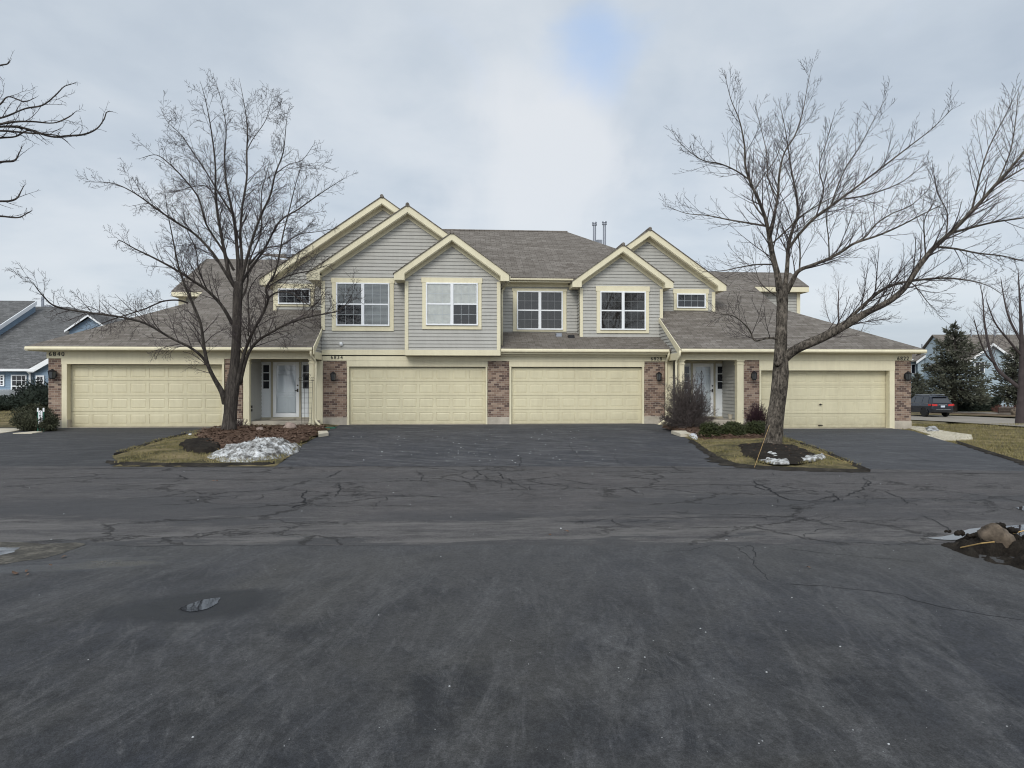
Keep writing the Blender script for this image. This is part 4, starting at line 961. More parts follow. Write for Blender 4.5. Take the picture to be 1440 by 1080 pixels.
edging([(150, 651), (200, 654), (300, 655), (390, 653)], .22); edging([(160, 641), (189, 631), (225, 620), (262, 611)], .06); edging([(1000, 644), (1030, 654), (1060, 658), (1120, 661), (1180, 663), (1228, 664)], .24)
edging([(972, 620), (990, 633), (1010, 647), (1030, 654)], .12); edging([(1109, 619), (1151, 633), (1198, 653), (1224, 664)], .08); edging([(1345, 622), (1400, 640), (1450, 655), (1500, 670)], .10)
M['edge'] = soil('muddy_edge', [(.36, (.018, .016, .014)), (.55, (.045, .040, .034)), (.72, (.10, .088, .07))], 3, 35)
struct(eg.build('soil_edge', M['edge'], smooth=True))
# walk slabs at both porches and the path on the right
def walk(pts, th=.09, off=.1):
    P = [G(*p, off=off) for p in pts]; z = sum(p.z for p in P)/len(P)
    struct(MB().slab([(p.x, p.y, p.z) for p in P], (0, 0, -th)).build('footpath', M['walk']))
walk([(944, 605.5), (988, 605.5), (990, 609.5), (957, 610)]); walk([(998, 604), (1020, 604), (1022, 611), (1000, 612)], off=.13)
walk([(447, 606), (460, 605.5), (462, 608.5), (448, 610.5)])
walk([(-90, 603), (20, 602.3), (34, 604), (0, 609), (-90, 618)], off=.02); walk([(18, 609), (50, 606.2), (60, 607), (45, 609)], off=.02)
walk([(1280, 599), (1298, 600), (1332, 606.5), (1366, 611), (1368, 617), (1318, 619), (1296, 612.5), (1310, 611), (1281, 603)], off=.0)
# --- background road on the right
def roadstrip(near, far, name, mat, off):
    n = len(near); mb = MB(); K = 6
    A = [G(*p) for p in near]; B = [G(*p) for p in far]
    for j in range(K+1):
        for a, b in zip(A, B):
            q = a.lerp(b, j/K); mb.v.append((q.x, q.y, H(q.x, q.y)+off))
    mb.f = [(j*n+i, j*n+i+1, (j+1)*n+i+1, (j+1)*n+i) for j in range(K) for i in range(n-1)]
    struct(mb.build(name, mat, smooth=True))
M['lane'] = plain('pale_worn_road', (.25, .225, .19), .9, .15, .5, bmp=.2)
roadstrip([(1230, 589.5), (1280, 590.5), (1330, 593), (1380, 596.5), (1430, 600), (1500, 604)], [(1230, 583.5), (1280, 584), (1330, 584.8), (1380, 586.6), (1430, 589), (1500, 592)], 'road', M['lane'], .02)
M['verge'] = soil('leafy_verge', [(.36, (.05, .045, .03)), (.5, (.13, .09, .06)), (.66, (.24, .19, .12))], .8, 9, 0.)
roadstrip([(1230, 583.4), (1280, 583.6), (1330, 584.2), (1380, 586.2), (1430, 588.5), (1500, 591.3)], [(1230, 582.4), (1280, 582.6), (1330, 583), (1380, 584), (1430, 586), (1500, 588)], 'kerb', M['verge'], .14)
roadstrip([(1300, 580.5), (1340, 580.8), (1380, 582), (1430, 584), (1500, 586)], [(1300, 578.8), (1340, 579), (1380, 579.8), (1430, 581), (1500, 583)], 'pavement', M['lane'], .05)
# --- old snow heaps
def heap(base, peak, h, name, mat, label, seed, rough=.10, lift=0.):
    P = [G(*p) for p in base]; c = G(*peak); ring = []
    for a, b in zip(P, P[1:]+P[:1]):
        for k in range(14): ring.append(a.lerp(b, k/14))
    K = 30; n = len(ring); mb = MB()
    for j in range(K+1):
        t = j/K
        for q in ring:
            p = q.lerp(c, t); g = H(p.x, p.y)+lift
            hh = h*(1-(1-t)**2.0)**.75*(1 if j else 0)
            s = Vector((p.x*3+seed, p.y*3, hh*2)); d = (mn.noise(s)*.9+mn.noise(s*2.6)*.8+mn.noise(s*6)*.5)*rough*min(1, t*5)
            d += -abs(mn.noise(s*4.1))*rough*.7*min(1, t*5)
            mb.v.append((p.x+mn.noise(s*3)*rough*.3, p.y+mn.noise(s*3.3)*rough*.3, g-.03+(.02 if j else 0)+max(0, hh+d)))
    mb.f = [(j*n+k, j*n+(k+1) % n, (j+1)*n+(k+1) % n, (j+1)*n+k) for j in range(K) for k in range(n)]
    o = mb.build(name, M[mat], smooth='snow' in mat); return tag(o, label, 'snow')
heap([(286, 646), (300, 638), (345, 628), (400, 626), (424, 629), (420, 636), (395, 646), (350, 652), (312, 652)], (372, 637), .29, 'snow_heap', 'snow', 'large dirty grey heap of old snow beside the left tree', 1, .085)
heap([(969, 615), (978, 610), (990, 610), (989, 618), (978, 620)], (980, 614), .09, 'snow_patch', 'cleansnow', 'small clean white snow patch at the corner of the centre driveway', 4, .03, .06)
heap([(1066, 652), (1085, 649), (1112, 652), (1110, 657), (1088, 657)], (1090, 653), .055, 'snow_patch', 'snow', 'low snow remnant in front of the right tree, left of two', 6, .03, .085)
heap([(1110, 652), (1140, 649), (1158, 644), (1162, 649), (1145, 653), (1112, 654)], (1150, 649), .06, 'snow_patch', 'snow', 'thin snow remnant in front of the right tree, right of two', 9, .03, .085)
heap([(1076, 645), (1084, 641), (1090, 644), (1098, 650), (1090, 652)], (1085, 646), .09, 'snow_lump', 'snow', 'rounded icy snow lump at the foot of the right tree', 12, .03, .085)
heap([(262, 613), (266, 610.5), (272, 611), (268, 614.5)], (267, 612), .05, 'snow_patch', 'cleansnow', 'tiny snow scrap at the edge of the left mulch bed', 14, .02)
heap([(1300, 602), (1318, 601.5), (1321, 606), (1304, 607)], (1311, 604), .12, 'snow_patch', 'snow', 'icy snow scrap on the path beside the right end pier', 18, .04)
# --- bed stones
def rock(px, py, r, mat, label, seed, sq=.7, off=.1):
    p = G(px, py, off=off); mb = MB(); bm_v = []; n, m = 14, 10
    for j in range(m+1):
        th = math.pi*j/m
        for k in range(n):
            a = 2*math.pi*k/n; d = Vector((math.sin(th)*math.cos(a), math.sin(th)*math.sin(a), math.cos(th)))
            s = 1+.38*mn.noise(d*1.3+Vector((seed, 0, 0)))+.16*mn.noise(d*3.4+Vector((seed, 2, 0)))
            mb.v.append((p.x+d.x*r*s, p.y+d.y*r*s*.85, p.z+r*sq*.55+d.z*r*s*sq))
    mb.f = [(j*n+k, (j+1)*n+k, (j+1)*n+(k+1) % n, j*n+(k+1) % n) for j in range(m) for k in range(n)]
    return tag(mb.build('rock', M[mat], smooth=True), label, 'rock')
rock(365.5, 606.5, .12, 'stone', 'small round pinkish rock below the left porch step', 3); rock(407.5, 604.5, .20, 'stone', 'larger pinkish rock in front of the left storm door', 8)
# --- spoil heap at the right with a muddy boulder and an orange line
heap([(1318, 768), (1345, 760), (1400, 757), (1470, 752), (1560, 760), (1600, 850), (1500, 822), (1440, 804), (1385, 792), (1345, 778)], (1440, 778), .12, 'soil_heap', 'dirt', 'black mud heap at the right edge of the asphalt', 30, .10)['category'] = 'soil'
b = rock(1402, 768, .145, 'palestone', 'pale muddy boulder sitting on the black mud heap', 21, .9, .07)
mb = MB(); q = G(1406, 766, off=.05)
for k in range(34):
    a = rnd.uniform(0, 6.28); rr = rnd.uniform(.0, .13) if k < 20 else rnd.uniform(.15, .5); s = rnd.uniform(.018, .034); z = q.z+.20-rr*.5 if k < 20 else q.z+rnd.uniform(.01, .07)
    cx_, cy_ = q.x+math.cos(a)*rr*(1 if k < 20 else 1.3), q.y+math.sin(a)*rr*.9
    for t in range(3):
        mb.lathe((cx_+rnd.uniform(-.03, .03), cy_+rnd.uniform(-.03, .03), z), [(s*.5, -s*.5), (s, -s*.1), (s*.8, s*.35), (s*.2, s*.5)], 6, Matrix.Rotation(rnd.uniform(0, 3), 4, 'Y'))
tag(mb.build('mud_clods', M['dirt'], smooth=True), 'wet black clods stuck on top of the pale boulder', 'mud', kind='stuff')
tag(MB().tube([G(1351, 770, off=.05), G(1380, 764, off=.18), G(1398, 762, off=.22)], .006, 5).tube([G(1425, 750, off=.16), G(1445, 745, off=.18)], .006, 5).build('cord', M['orange']), 'orange cord lying over the mud heap by the boulder', 'cord')
def stick(p0, p1, label, sag=.0):
    a, b_ = p0, p1; pts = [a.lerp(b_, k/6)-Vector((0, 0, sag*math.sin(math.pi*k/6))) for k in range(7)]
    return tag(MB().tube(pts, .0045, 5).build('marker_rod', M['orange']), label, 'marker rod')
T1D, T2D = 21.2, 17.4
stick(G(312, 635, off=.12), PD(281, 613, 20.8), 'thin orange rod leaning over the mulch towards the left driveway')
stick(G(1061, 657, off=.05), PD(1082, 598, 17.0), 'thin orange guy line running from the grass up to the right tree')
stick(G(1198, 653, off=.06), G(1148, 634, off=.06), 'thin orange edging rod lying along the right driveway')
# leaf and debris bits on the asphalt
mb = MB()
for (px, py, s) in [(21, 806, .05), (38, 803, .03), (40, 808, .025), (90, 783, .035), (71, 795, .02), (797, 747, .03), (773, 752, .02), (1137, 798, .02), (300, 676, .03), (305, 676, .02)]:
    p = G(px, py, off=.02); a = rnd.uniform(0, 3); M_ = Matrix.Translation(p) @ Matrix.Rotation(a, 4, 'Z') @ Matrix.Rotation(rnd.uniform(-.4, .4), 4, 'X')
    mb.add([M_ @ Vector(v) for v in ((-s, 0, 0), (-.3*s, -.5*s, .01), (s, -.1*s, 0), (.6*s, .45*s, .012), (-.4*s, .5*s, 0))], [(0, 1, 2, 3, 4)])
tag(mb.build('leaf_litter', M['chip'], uv=False), 'scattered dead leaves and bits lying on the asphalt', 'litter', kind='stuff')
mb = MB(); r6 = random.Random(5)
for k in range(200):
    px, py = r6.uniform(-40, 1480), 662+(r6.random()**1.5)*410
    if r6.random() < .5 : px = r6.gauss(1080, 200)
    p = G(px, py, off=.012); s = (.002+.0065*r6.random()**3)*(1.5 if py < 760 else .8)
    mb.lathe((p.x, p.y, p.z-.002), [(s, 0), (s*.9, s*.5), (s*.3, s*.8)], 5)
for k in range(110):
    px, py = r6.gauss(650+r6.choice((0, 20, 60, 150, -100)), 40), r6.uniform(604, 652)
    p = G(px, py, off=.004); s = r6.uniform(.006, .02)
    mb.lathe((p.x, p.y, p.z-.002), [(s, 0), (s*.9, s*.4), (s*.3, s*.6)], 5)
M['grit'] = plain('salt_crumbs', (.36, .37, .38), .8, .5, 9)
tag(mb.build('grit', M['grit'], uv=False), 'white salt and ice crumbs scattered over the asphalt', 'grit', kind='stuff')
# --- mulch chips and grass blades
def inpoly(x, y, ring):
    c = False; n = len(ring)
    for i in range(n):
        a, b = ring[i], ring[i-1]
        if (a.y > y) != (b.y > y) and x < (b.x-a.x)*(y-a.y)/(b.y-a.y)+a.x: c = not c
    return c
mb = MB(); r7 = random.Random(9)
for ring, n, sz in ((bedL, 5200, 1), (bedR2, 2200, 1), (bedR3, 400, .8), (bedR, 260, .5), (holeL, 120, .5)):
    x0, x1 = min(p.x for p in ring), max(p.x for p in ring); y0, y1 = min(p.y for p in ring), max(p.y for p in ring)
    k = 0
    while k < n:
        x, y = r7.uniform(x0, x1), r7.uniform(y0, y1); k += 1
        if not inpoly(x, y, ring): continue
        a = r7.uniform(0, 6.28); l = r7.uniform(.02, .055)*sz; w = l*r7.uniform(.25, .6); z = zisl(x, y)+.06+r7.uniform(-.01, .04)
        M_ = Matrix.Translation((x, y, z)) @ Matrix.Rotation(a, 4, 'Z') @ Matrix.Rotation(r7.uniform(-.7, .7), 4, 'X') @ Matrix.Rotation(r7.uniform(-.5, .5), 4, 'Y')
        mb.add([M_ @ Vector(v) for v in ((-l, -w, 0), (l, -w*.6, 0), (l*.8, w, .004), (-l*.9, w*.7, 0))], [(0, 1, 2, 3)])
tag(mb.build('bark_chips', M['chip'], uv=False), 'reddish brown bark chips spread over the planting beds', 'bark chips', kind='stuff')
mb = MB()
def blades(n, region, hmin, hmax, w=.007, zf_=zisl):
    k = 0
    for _ in range(n):
        x, y = region()
        if x is None: continue
        h = r7.uniform(hmin, hmax); a = r7.uniform(0, 6.28); lx, ly = r7.uniform(-.8, .8)*h, r7.uniform(-.8, .8)*h; z = zf_(x, y)-.01
        dx, dy = math.cos(a)*w, math.sin(a)*w
        mb.add([(x-dx, y-dy, z), (x+dx, y+dy, z), (x+lx, y+ly, z+h)], [(0, 1, 2)])
def reg_isl(fl, fr, y1, excl):
    def f():
        y = r7.uniform(12.6, y1); xa_, xb_ = fl(y)+.0, fr(y)-.0; x = r7.uniform(xa_, xb_)
        if y < ystw(x)+.2: return None, None
        for e in excl:
            if inpoly(x, y, e): return None, None
        if mn.noise(Vector((x*1.7, y*1.7, 1)))*.9+r7.random()*.6 < .27: return None, None
        return x, y
    return f
blades(17000, reg_isl(E2, E3, 22.5, (bedL, holeL)), .02, .06); blades(15000, reg_isl(E4, E5, 21.8, (bedR, bedR2)), .02, .055)
hg = lambda x, y: H(x, y)-.03
def reg_right():
    y = 12.6+(r7.random()**1.6)*22; x0 = E6(y)+.02 if y < 24.5 else E6(24.5)+.4; x = x0+(r7.random()**1.2)*12
    if y < ystw(x)+.1: return None, None
    return x, y
blades(42000, reg_right, .03, .09, .01, hg)
def reg_left():
    y = r7.uniform(21, 40); return r7.uniform(-32, -17.5), y
blades(7000, reg_left, .04, .08, .014, hg)
tag(mb.build('grass', M['blade'], uv=False), 'short dormant yellow green grass on the verges and islands', 'grass', kind='stuff')
# ================================================================= TREES AND SHRUBS
def rvec(r, k=1.): 
    while True:
        v = Vector((r.uniform(-1, 1), r.uniform(-1, 1), r.uniform(-1, 1)))
        if .1 < v.length < 1: return v.normalized()*k
def spline(pts, rads, sub):
    """Catmull-Rom through surveyed joints"""
    out, ro = [], []; n = len(pts)
    for i in range(n-1):
        p0, p1, p2, p3 = pts[max(i-1, 0)], pts[i], pts[i+1], pts[min(i+2, n-1)]
        for k in range(sub):
            t = k/sub
            out.append(.5*((2*p1)+(p2-p0)*t+(2*p0-5*p1+4*p2-p3)*t*t+(3*p1-p0-3*p2+p3)*t**3)); ro.append(rads[i]*(1-t)+rads[i+1]*t)
    return out+[pts[-1]], ro+[rads[-1]]
class Tree:
    rmin = .0022
    def __init__(s, seed, trunk, crown): s.r = random.Random(seed); s.t = trunk; s.c = crown; s.limbs = []
    def limb(s, pts, rads, sides=10, sub=5, knob=.0, trunk=True):
        P, Rr = spline(pts, rads, sub)
        if knob: Rr = [q*(1+knob*mn.noise(p*4)) for p, q in zip(P, Rr)]
        (s.t if trunk else s.c).tube(P, Rr, sides); s.limbs.append((P, Rr)); return P, Rr
    def shoot(s, p, d, L, r0, level, up, curl, spec):
        """one twig with its own side twigs; spec[level] = (children, angle, length ratio)"""
        r = s.r; level = min(level, 0 if L < .12 else 1 if L < .38 else 2 if L < .75 else 3); n = 5 if level > 1 else 3 if level > 0 else 2; pts = [p.copy()]; dd = d.normalized(); bend = rvec(r, curl)
        for k in range(n):
            dd = (dd+bend*(1/n)+rvec(r, curl*.55)+Vector((0, 0, up/n))).normalized(); pts.append(pts[-1]+dd*(L/n))
        rad = [max(r0*(1-k/n*.75), s.rmin*(1 if k < n else .6)) for k in range(n+1)]
        s.c.tube(pts, rad, 4 if level > 1 else 3, cap=False)
        if level <= 0: return
        nc, ang, ratio = spec[level]
        cnt = max(2, int(nc*(L/1.0) if nc < 0 else nc)); cnt = max(2, int(abs(nc)*r.uniform(.75, 1.25)*(1. if level > 1 else min(1.2, .5+L*1.6))))
        for k in range(cnt):
            t = .18+.80*(k+r.random()*.6)/cnt; t = min(t, .98); i = min(int(t*n), n-1); q = pts[i].lerp(pts[i+1], t*n-i)
            ax = (pts[i+1]-pts[i]).normalized(); o = (rvec(r)-ax*0); o = (o-ax*o.dot(ax)).normalized()
            s.shoot(q, ax*math.cos(ang)+o*math.sin(ang), L*ratio*(1.15-t*.7)*r.uniform(.6, 1.25), max(r0*.5*(1-t*.5), s.rmin), level-1, up, curl, spec)
        # terminal fork
    def furnish(s, P, Rr, start, step, Lf, level, up, curl, spec, ang=.95, flat=0.):
        r = s.r; tot = sum((b-a).length for a, b in zip(P, P[1:])); acc = 0; nxt = tot*start
        for i in range(len(P)-1):
            seg = (P[i+1]-P[i]).length
            while acc+seg > nxt and seg > 0:
                t = (nxt-acc)/seg; q = P[i].lerp(P[i+1], t); ax = (P[i+1]-P[i]).normalized(); o = rvec(r); o.z += .25
                o = (o-ax*o.dot(ax)).normalized(); f = nxt/tot; L = Lf*(1.1-.66*f)*r.uniform(.55, 1.25)
                a = ang*r.uniform(.7, 1.2)
                s.shoot(q, ax*math.cos(a)+o*math.sin(a), L, max(min(Rr[i]*.42, .016), .003), level, up, curl, spec)
                nxt += step*r.uniform(.6, 1.4)
            acc += seg
        ax = (P[-1]-P[-2]).normalized()
        s.shoot(P[-1], ax, Lf*.15, max(Rr[-1], .003), max(level-1, 1), up, curl*.6, spec)
def surveyed(tree, D0, limbs, sub=5, knob=0., sides=10, thin=1.):
    out = []
    for pl in limbs:
        rr = tree.r; dd = pl[0]; P = [PD(px, py, D0+dd*(k/(len(pl)-2)) + (pl[1] if isinstance(pl[1], float) else 0)*0) for k, (px, py, _) in enumerate(pl[1:])]
        rad = [max(.003, w*D0/F*(thin if w < 7 else thin*.5+.5)) for (_, _, w) in pl[1:]]
        out.append((tree.limb(P, rad, sides if rad[0] > .05 else 7 if rad[0] > .025 else 5, sub, knob), dd))
    return out
def make_tree(name, loc, label, group, trunkmat, twigmat, seed):
    root = empty(name, loc, label, 'tree', group); return root, Tree(seed, MB(), MB())
def finish(root, T, tm, cm):
    T.t.build('trunk', M[tm], root, smooth=True, uv=False); T.c.build('crown', M[cm], root, smooth=True, uv=False)
# ---- left tree
root1, T1 = make_tree('bare_tree', PD(322, 612, T1D), 'dark bare round-crowned tree standing in the left mulch bed', None, 0, 0, 11)
T1.t.tube(*(lambda a: a)(spline([PD(321, 614, T1D), PD(321.5, 608, T1D), PD(322.5, 597, T1D), PD(324, 580, T1D), PD(325, 562, T1D), PD(327, 545, T1D), PD(329.5, 520, T1D), PD(331.5, 495, T1D), PD(333, 465, T1D), PD(333.5, 435, T1D), PD(334.5, 412, T1D), PD(336, 396, T1D)], [x*T1D/F for x in (13, 11.4, 9.8, 8.8, 9.2, 9.4, 6.6, 6.3, 6.1, 6.2, 6.4, 5.6)], 4)), 14)
L1 = [
 [-.6, (329, 402, 5), (322, 385, 4.6), (317, 360, 4), (312, 335, 3.4), (306, 300, 2.9), (303, 270, 2.4), (303, 235, 1.9), (298, 190, 1.4), (291, 150, .9), (284, 122, .5)],
 [.4, (335, 398, 5.4), (335, 370, 4.6), (333, 345, 4), (330, 315, 3.3), (324, 285, 2.7), (318, 255, 2.2), (316, 220, 1.6), (318, 180, 1.1), (312, 145, .7), (306, 125, .4)],
 [.9, (337, 396, 4.6), (340, 365, 3.6), (338, 330, 3), (341, 290, 2.5), (347, 250, 2.1), (347, 215, 1.8), (348, 180, 1.3), (344, 150, .9), (338, 118, .4)],
 [-.9, (338, 398, 4.6), (345, 372, 3.6), (354, 340, 3), (366, 305, 2.5), (380, 275, 2.1), (387, 245, 1.7), (398, 215, 1.2), (402, 180, .7), (404, 160, .4)],
 [1.2, (338, 400, 4), (352, 378, 3), (372, 350, 2.5), (393, 312, 2.1), (420, 294, 1.7), (445, 276, 1.3), (466, 262, .9), (482, 252, .5)],
 [-1.2, (331, 405, 4.4), (318, 385, 3.4), (300, 357, 3), (275, 330, 2.6), (247, 312, 2.2), (222, 295, 1.8), (190, 272, 1.3), (160, 258, .9), (130, 256, .5)],
 [-.5, (329, 380, 3.2), (312, 350, 2.6), (290, 315, 2.2), (280, 280, 1.9), (262, 255, 1.6), (240, 232, 1.3), (220, 218, .9), (200, 222, .5)],
 [1.0, (326, 300, 2.2), (308, 272, 1.8), (292, 245, 1.5), (272, 215, 1.2), (255, 190, .9), (236, 172, .6), (228, 157, .4)],
 [-1.5, (327, 456, 4.6), (312, 430, 3.6), (292, 409, 3.2), (270, 394, 2.8), (245, 378, 2.4), (215, 362, 1.9), (190, 350, 1.4), (168, 338, .9), (164, 346, .5)],
 [-2.0, (318, 566, 7.6), (312, 551, 6.4), (300, 530, 4.6), (292, 512, 4.2), (287, 488, 3.4), (282, 455, 3), (270, 425, 2.7), (260, 402, 2.3), (250, 370, 1.8), (243, 335, 1.3), (236, 300, .9), (232, 270, .5)],
 [-2.6, (297, 523, 4), (285, 503, 3.2), (268, 489, 2.9), (240, 475, 2.7), (205, 455, 2.5), (170, 446, 2.3), (135, 441, 2.1), (105, 437, 1.9), (76, 430, 1.6), (57, 412, 1.2), (46, 398, .8), (36, 396, .4)],
 [-1.0, (264, 426, 2.2), (250, 422, 1.9), (228, 424, 1.7), (205, 434, 1.5), (180, 442, 1.3), (155, 450, 1), (130, 462, .5)],
 [-1.8, (332, 550, 6), (338, 520, 4.4), (344, 495, 3.8), (356, 466, 3.3), (370, 440, 2.9), (377, 420, 2.7), (374, 406, 2.4), (386, 385, 2.1), (393, 358, 1.8), (398, 330, 1.5), (407, 295, 1.2), (415, 262, .9), (424, 230, .5)],
 [-2.2, (337, 540, 5), (348, 500, 3.6), (362, 480, 3.2), (382, 467, 2.8), (405, 455, 2.5), (432, 446, 2.1), (458, 441, 1.6), (478, 436, 1.1), (492, 420, .7), (500, 400, .4)],
 [-1.2, (378, 418, 2.2), (390, 411, 1.8), (408, 412, 1.5), (428, 425, 1.2), (442, 430, .9), (456, 410, .5)],
 [-1.4, (376, 404, 1.8), (396, 392, 1.5), (415, 385, 1.3), (440, 380, 1), (462, 372, .6)],
 [.6, (340, 420, 2.8), (348, 400, 2.2), (350, 370, 1.9), (366, 330, 1.6), (368, 300, 1.4), (368, 270, 1.1), (376, 240, .7)],
 [1.4, (350, 372, 2.2), (372, 350, 1.7), (396, 345, 1.4), (420, 330, 1.1), (445, 326, .8), (470, 322, .4)],
 [1.0, (303, 275, 1.6), (290, 262, 1.3), (275, 262, 1), (250, 268, .7), (225, 272, .4)],
 [.8, (349, 472, 2), (350, 450, 1.6), (349, 420, 1.4), (352, 405, 1.2), (362, 390, .9), (372, 384, .5)],
 [-.8, (292, 409, 1.8), (280, 380, 1.4), (275, 350, 1.2), (262, 320, .9), (258, 290, .5)],
 [.9, (347, 212, 1.3), (356, 195, 1), (372, 172, .8), (380, 150, .5), (383, 130, .3)],
 [-.9, (387, 245, 1.2), (405, 232, .9), (425, 225, .7), (440, 205, .4)],
]
spec1 = {1: (4, .8, .5), 2: (5, .8, .55), 3: (6, .75, .55)}
T1.rmin = .0034
for (P, Rr), dd in surveyed(T1, T1D, L1, 5, thin=.60):
    T1.furnish(P, Rr, .16, .17, 1.25, 3, .05, .27, spec1, .72)
finish(root1, T1, 'bark1', 'twig')
# ---- right tree
root2, T2 = make_tree('bare_tree', PD(1087, 628, T2D), 'tall bare tree with a long limb leaning right, beside the right driveway', None, 0, 0, 12)
P_, R_ = spline([PD(1084, 633, T2D), PD(1086, 625, T2D), PD(1088, 612, T2D), PD(1090, 590, T2D), PD(1094, 562, T2D), PD(1097, 535, T2D), PD(1098, 512, T2D), PD(1098, 490, T2D), PD(1099, 460, T2D), PD(1100, 432, T2D), PD(1100, 414, T2D), PD(1099, 402, T2D)], [x*T2D/F for x in (16, 13.6, 12.0, 11.2, 11.0, 11.2, 10.2, 8.4, 7.5, 7.6, 7.8, 6.8)], 4)
R_ = [q*(1+.07*mn.noise(p*5)) for p, q in zip(P_, R_)]; T2.t.tube(P_, R_, 16)
T2.t.tube([PD(1093, 512, T2D-.14), PD(1093, 511, T2D-.23)], [.075, .05], 12)      # healed branch scar
L2 = [
 [-2.5, (1102, 505, 8), (1115, 494, 8), (1132, 485, 8), (1160, 473, 7.6), (1192, 455, 7.4), (1222, 438, 6.8), (1250, 424, 6.2), (1272, 405, 5.8), (1290, 378, 5.4), (1312, 350, 4.8), (1337, 327, 4.2), (1370, 294, 3.6), (1398, 262, 3), (1425, 232, 2.4), (1455, 195, 1.7), (1480, 160, .9), (1500, 130, .5)],
 [-1.8, (1190, 457, 4.2), (1200, 443, 3.8), (1220, 424, 3.5), (1240, 408, 3.2), (1262, 399, 2.8), (1290, 394, 2.4), (1325, 391, 1.9), (1360, 394, 1.3), (1390, 402, .8), (1410, 415, .4)],
 [1.2, (1316, 347, 2.6), (1345, 350, 2.2), (1375, 356, 1.8), (1410, 360, 1.4), (1445, 368, .9), (1480, 372, .5)],
 [-1.6, (1337, 328, 2.8), (1370, 319, 2.3), (1400, 312, 1.9), (1435, 307, 1.4), (1475, 300, .8)],
 [-.8, (1366, 298, 2.4), (1373, 270, 2), (1380, 240, 1.6), (1392, 205, 1.2), (1415, 160, .8), (1432, 125, .4)],
 [1.0, (1398, 262, 2.2), (1425, 245, 1.8), (1460, 225, 1.2), (1500, 205, .6)],
 [.8, (1400, 262, 2), (1420, 215, 1.5), (1428, 170, 1), (1432, 130, .5)],
 [-.8, (1280, 396, 1.5), (1292, 408, 1.2), (1304, 424, .9), (1316, 436, .5)],
 [-1.0, (1097, 408, 7.2), (1093, 385, 6.6), (1087, 362, 6), (1083, 340, 5.2), (1080, 322, 4.4), (1074, 300, 3.6), (1064, 275, 3.1), (1055, 256, 2.7), (1048, 232, 2.1), (1047, 205, 1.7), (1040, 170, 1.2), (1028, 140, .8), (1020, 108, .4)],
 [-1.4, (1054, 253, 1.9), (1035, 240, 1.6), (1012, 230, 1.4), (990, 226, 1.1), (972, 215, .8), (955, 200, .4)],
 [1.2, (1078, 318, 2.3), (1055, 314, 2), (1025, 309, 1.6), (995, 303, 1.2), (965, 300, .8), (938, 290, .4)],
 [1.3, (1082, 332, 3.6), (1088, 305, 3.1), (1094, 275, 2.7), (1096, 245, 2.3), (1103, 215, 1.9), (1118, 190, 1.5), (1128, 160, 1.1), (1134, 130, .7), (1140, 98, .4)],
 [-1.6, (1083, 345, 2), (1110, 320, 1.7), (1125, 305, 1.5), (1148, 290, 1.2), (1175, 275, .8), (1200, 262, .4)],
 [1.5, (1078, 310, 2), (1058, 280, 1.7), (1072, 250, 1.3), (1090, 225, 1), (1100, 200, .6)],
 [1.5, (1104, 404, 5.4), (1107, 375, 4.6), (1109, 345, 4), (1116, 318, 3.4), (1122, 300, 2.7), (1119, 270, 2.2), (1113, 240, 1.8), (1108, 205, 1.3), (1102, 170, .8), (1096, 145, .4)],
 [-1.2, (1110, 348, 3.4), (1125, 328, 3.1), (1145, 307, 2.9), (1168, 290, 2.6), (1190, 274, 2.3), (1215, 255, 1.9), (1245, 232, 1.6), (1280, 205, 1.2), (1312, 180, .8), (1340, 152, .4)],
 [1.0, (1168, 290, 1.7), (1178, 262, 1.5), (1190, 235, 1.3), (1208, 208, 1), (1228, 170, .7), (1246, 138, .4)],
 [-1.0, (1186, 280, 2), (1212, 276, 1.7), (1240, 268, 1.4), (1268, 256, 1), (1292, 238, .6)],
 [-1.5, (1106, 412, 5.6), (1114, 396, 5.2), (1123, 381, 4.4), (1142, 373, 3.6), (1165, 364, 3.2), (1185, 353, 2.8), (1202, 342, 2.5), (1235, 331, 2), (1265, 318, 1.6), (1300, 300, 1.1), (1330, 285, .5)],
 [1.2, (1200, 343, 2.2), (1218, 332, 1.9), (1232, 315, 1.6), (1255, 300, 1.3), (1282, 288, .9), (1310, 262, .4)],
 [.5, (1124, 380, 2), (1125, 355, 1.7), (1122, 325, 1.3), (1120, 300, .9), (1128, 270, .5)],
 [-.5, (1166, 363, 1.7), (1165, 335, 1.4), (1162, 305, 1.1), (1166, 270, .8), (1160, 235, .4)],
 [-1.0, (1096, 477, 2.8), (1080, 475, 2.4), (1062, 479, 2), (1055, 466, 1.6), (1046, 455, 1.3), (1030, 444, 1), (1008, 441, .6), (998, 436, .3)],
 [1.0, (1086, 372, 1.9), (1065, 372, 1.6), (1040, 376, 1.3), (1015, 381, .9), (992, 382, .5)],
 [.8, (1094, 418, 1.6), (1080, 408, 1.3), (1068, 395, 1), (1060, 370, .7), (1055, 352, .4)],
 [-1.2, (1302, 365, 1.8), (1300, 335, 1.5), (1300, 310, 1.2), (1312, 285, .8), (1318, 262, .4)],
 [-.8, (1330, 335, 1.6), (1332, 300, 1.3), (1318, 270, 1), (1312, 235, .6)],
 [1.6, (1094, 280, 1.7), (1080, 250, 1.4), (1078, 215, 1.1), (1070, 180, .8), (1062, 150, .4)],
 [-1.4, (1147, 305, 1.7), (1158, 270, 1.4), (1152, 235, 1.1), (1162, 200, .8), (1172, 165, .4)],
]
spec2 = {1: (6, .85, .30), 2: (7, .75, .48), 3: (6, .7, .55)}
T2.rmin = .0029
for (P, Rr), dd in surveyed(T2, T2D, L2, 5, .06, thin=.63):
    T2.furnish(P, Rr, .12, .14, 1.15, 3 if Rr[0] > .03 else 2, .30, .13, {1: (4, .8, .30), 2: (6, .65, .42), 3: (6, .6, .5)}, .62)
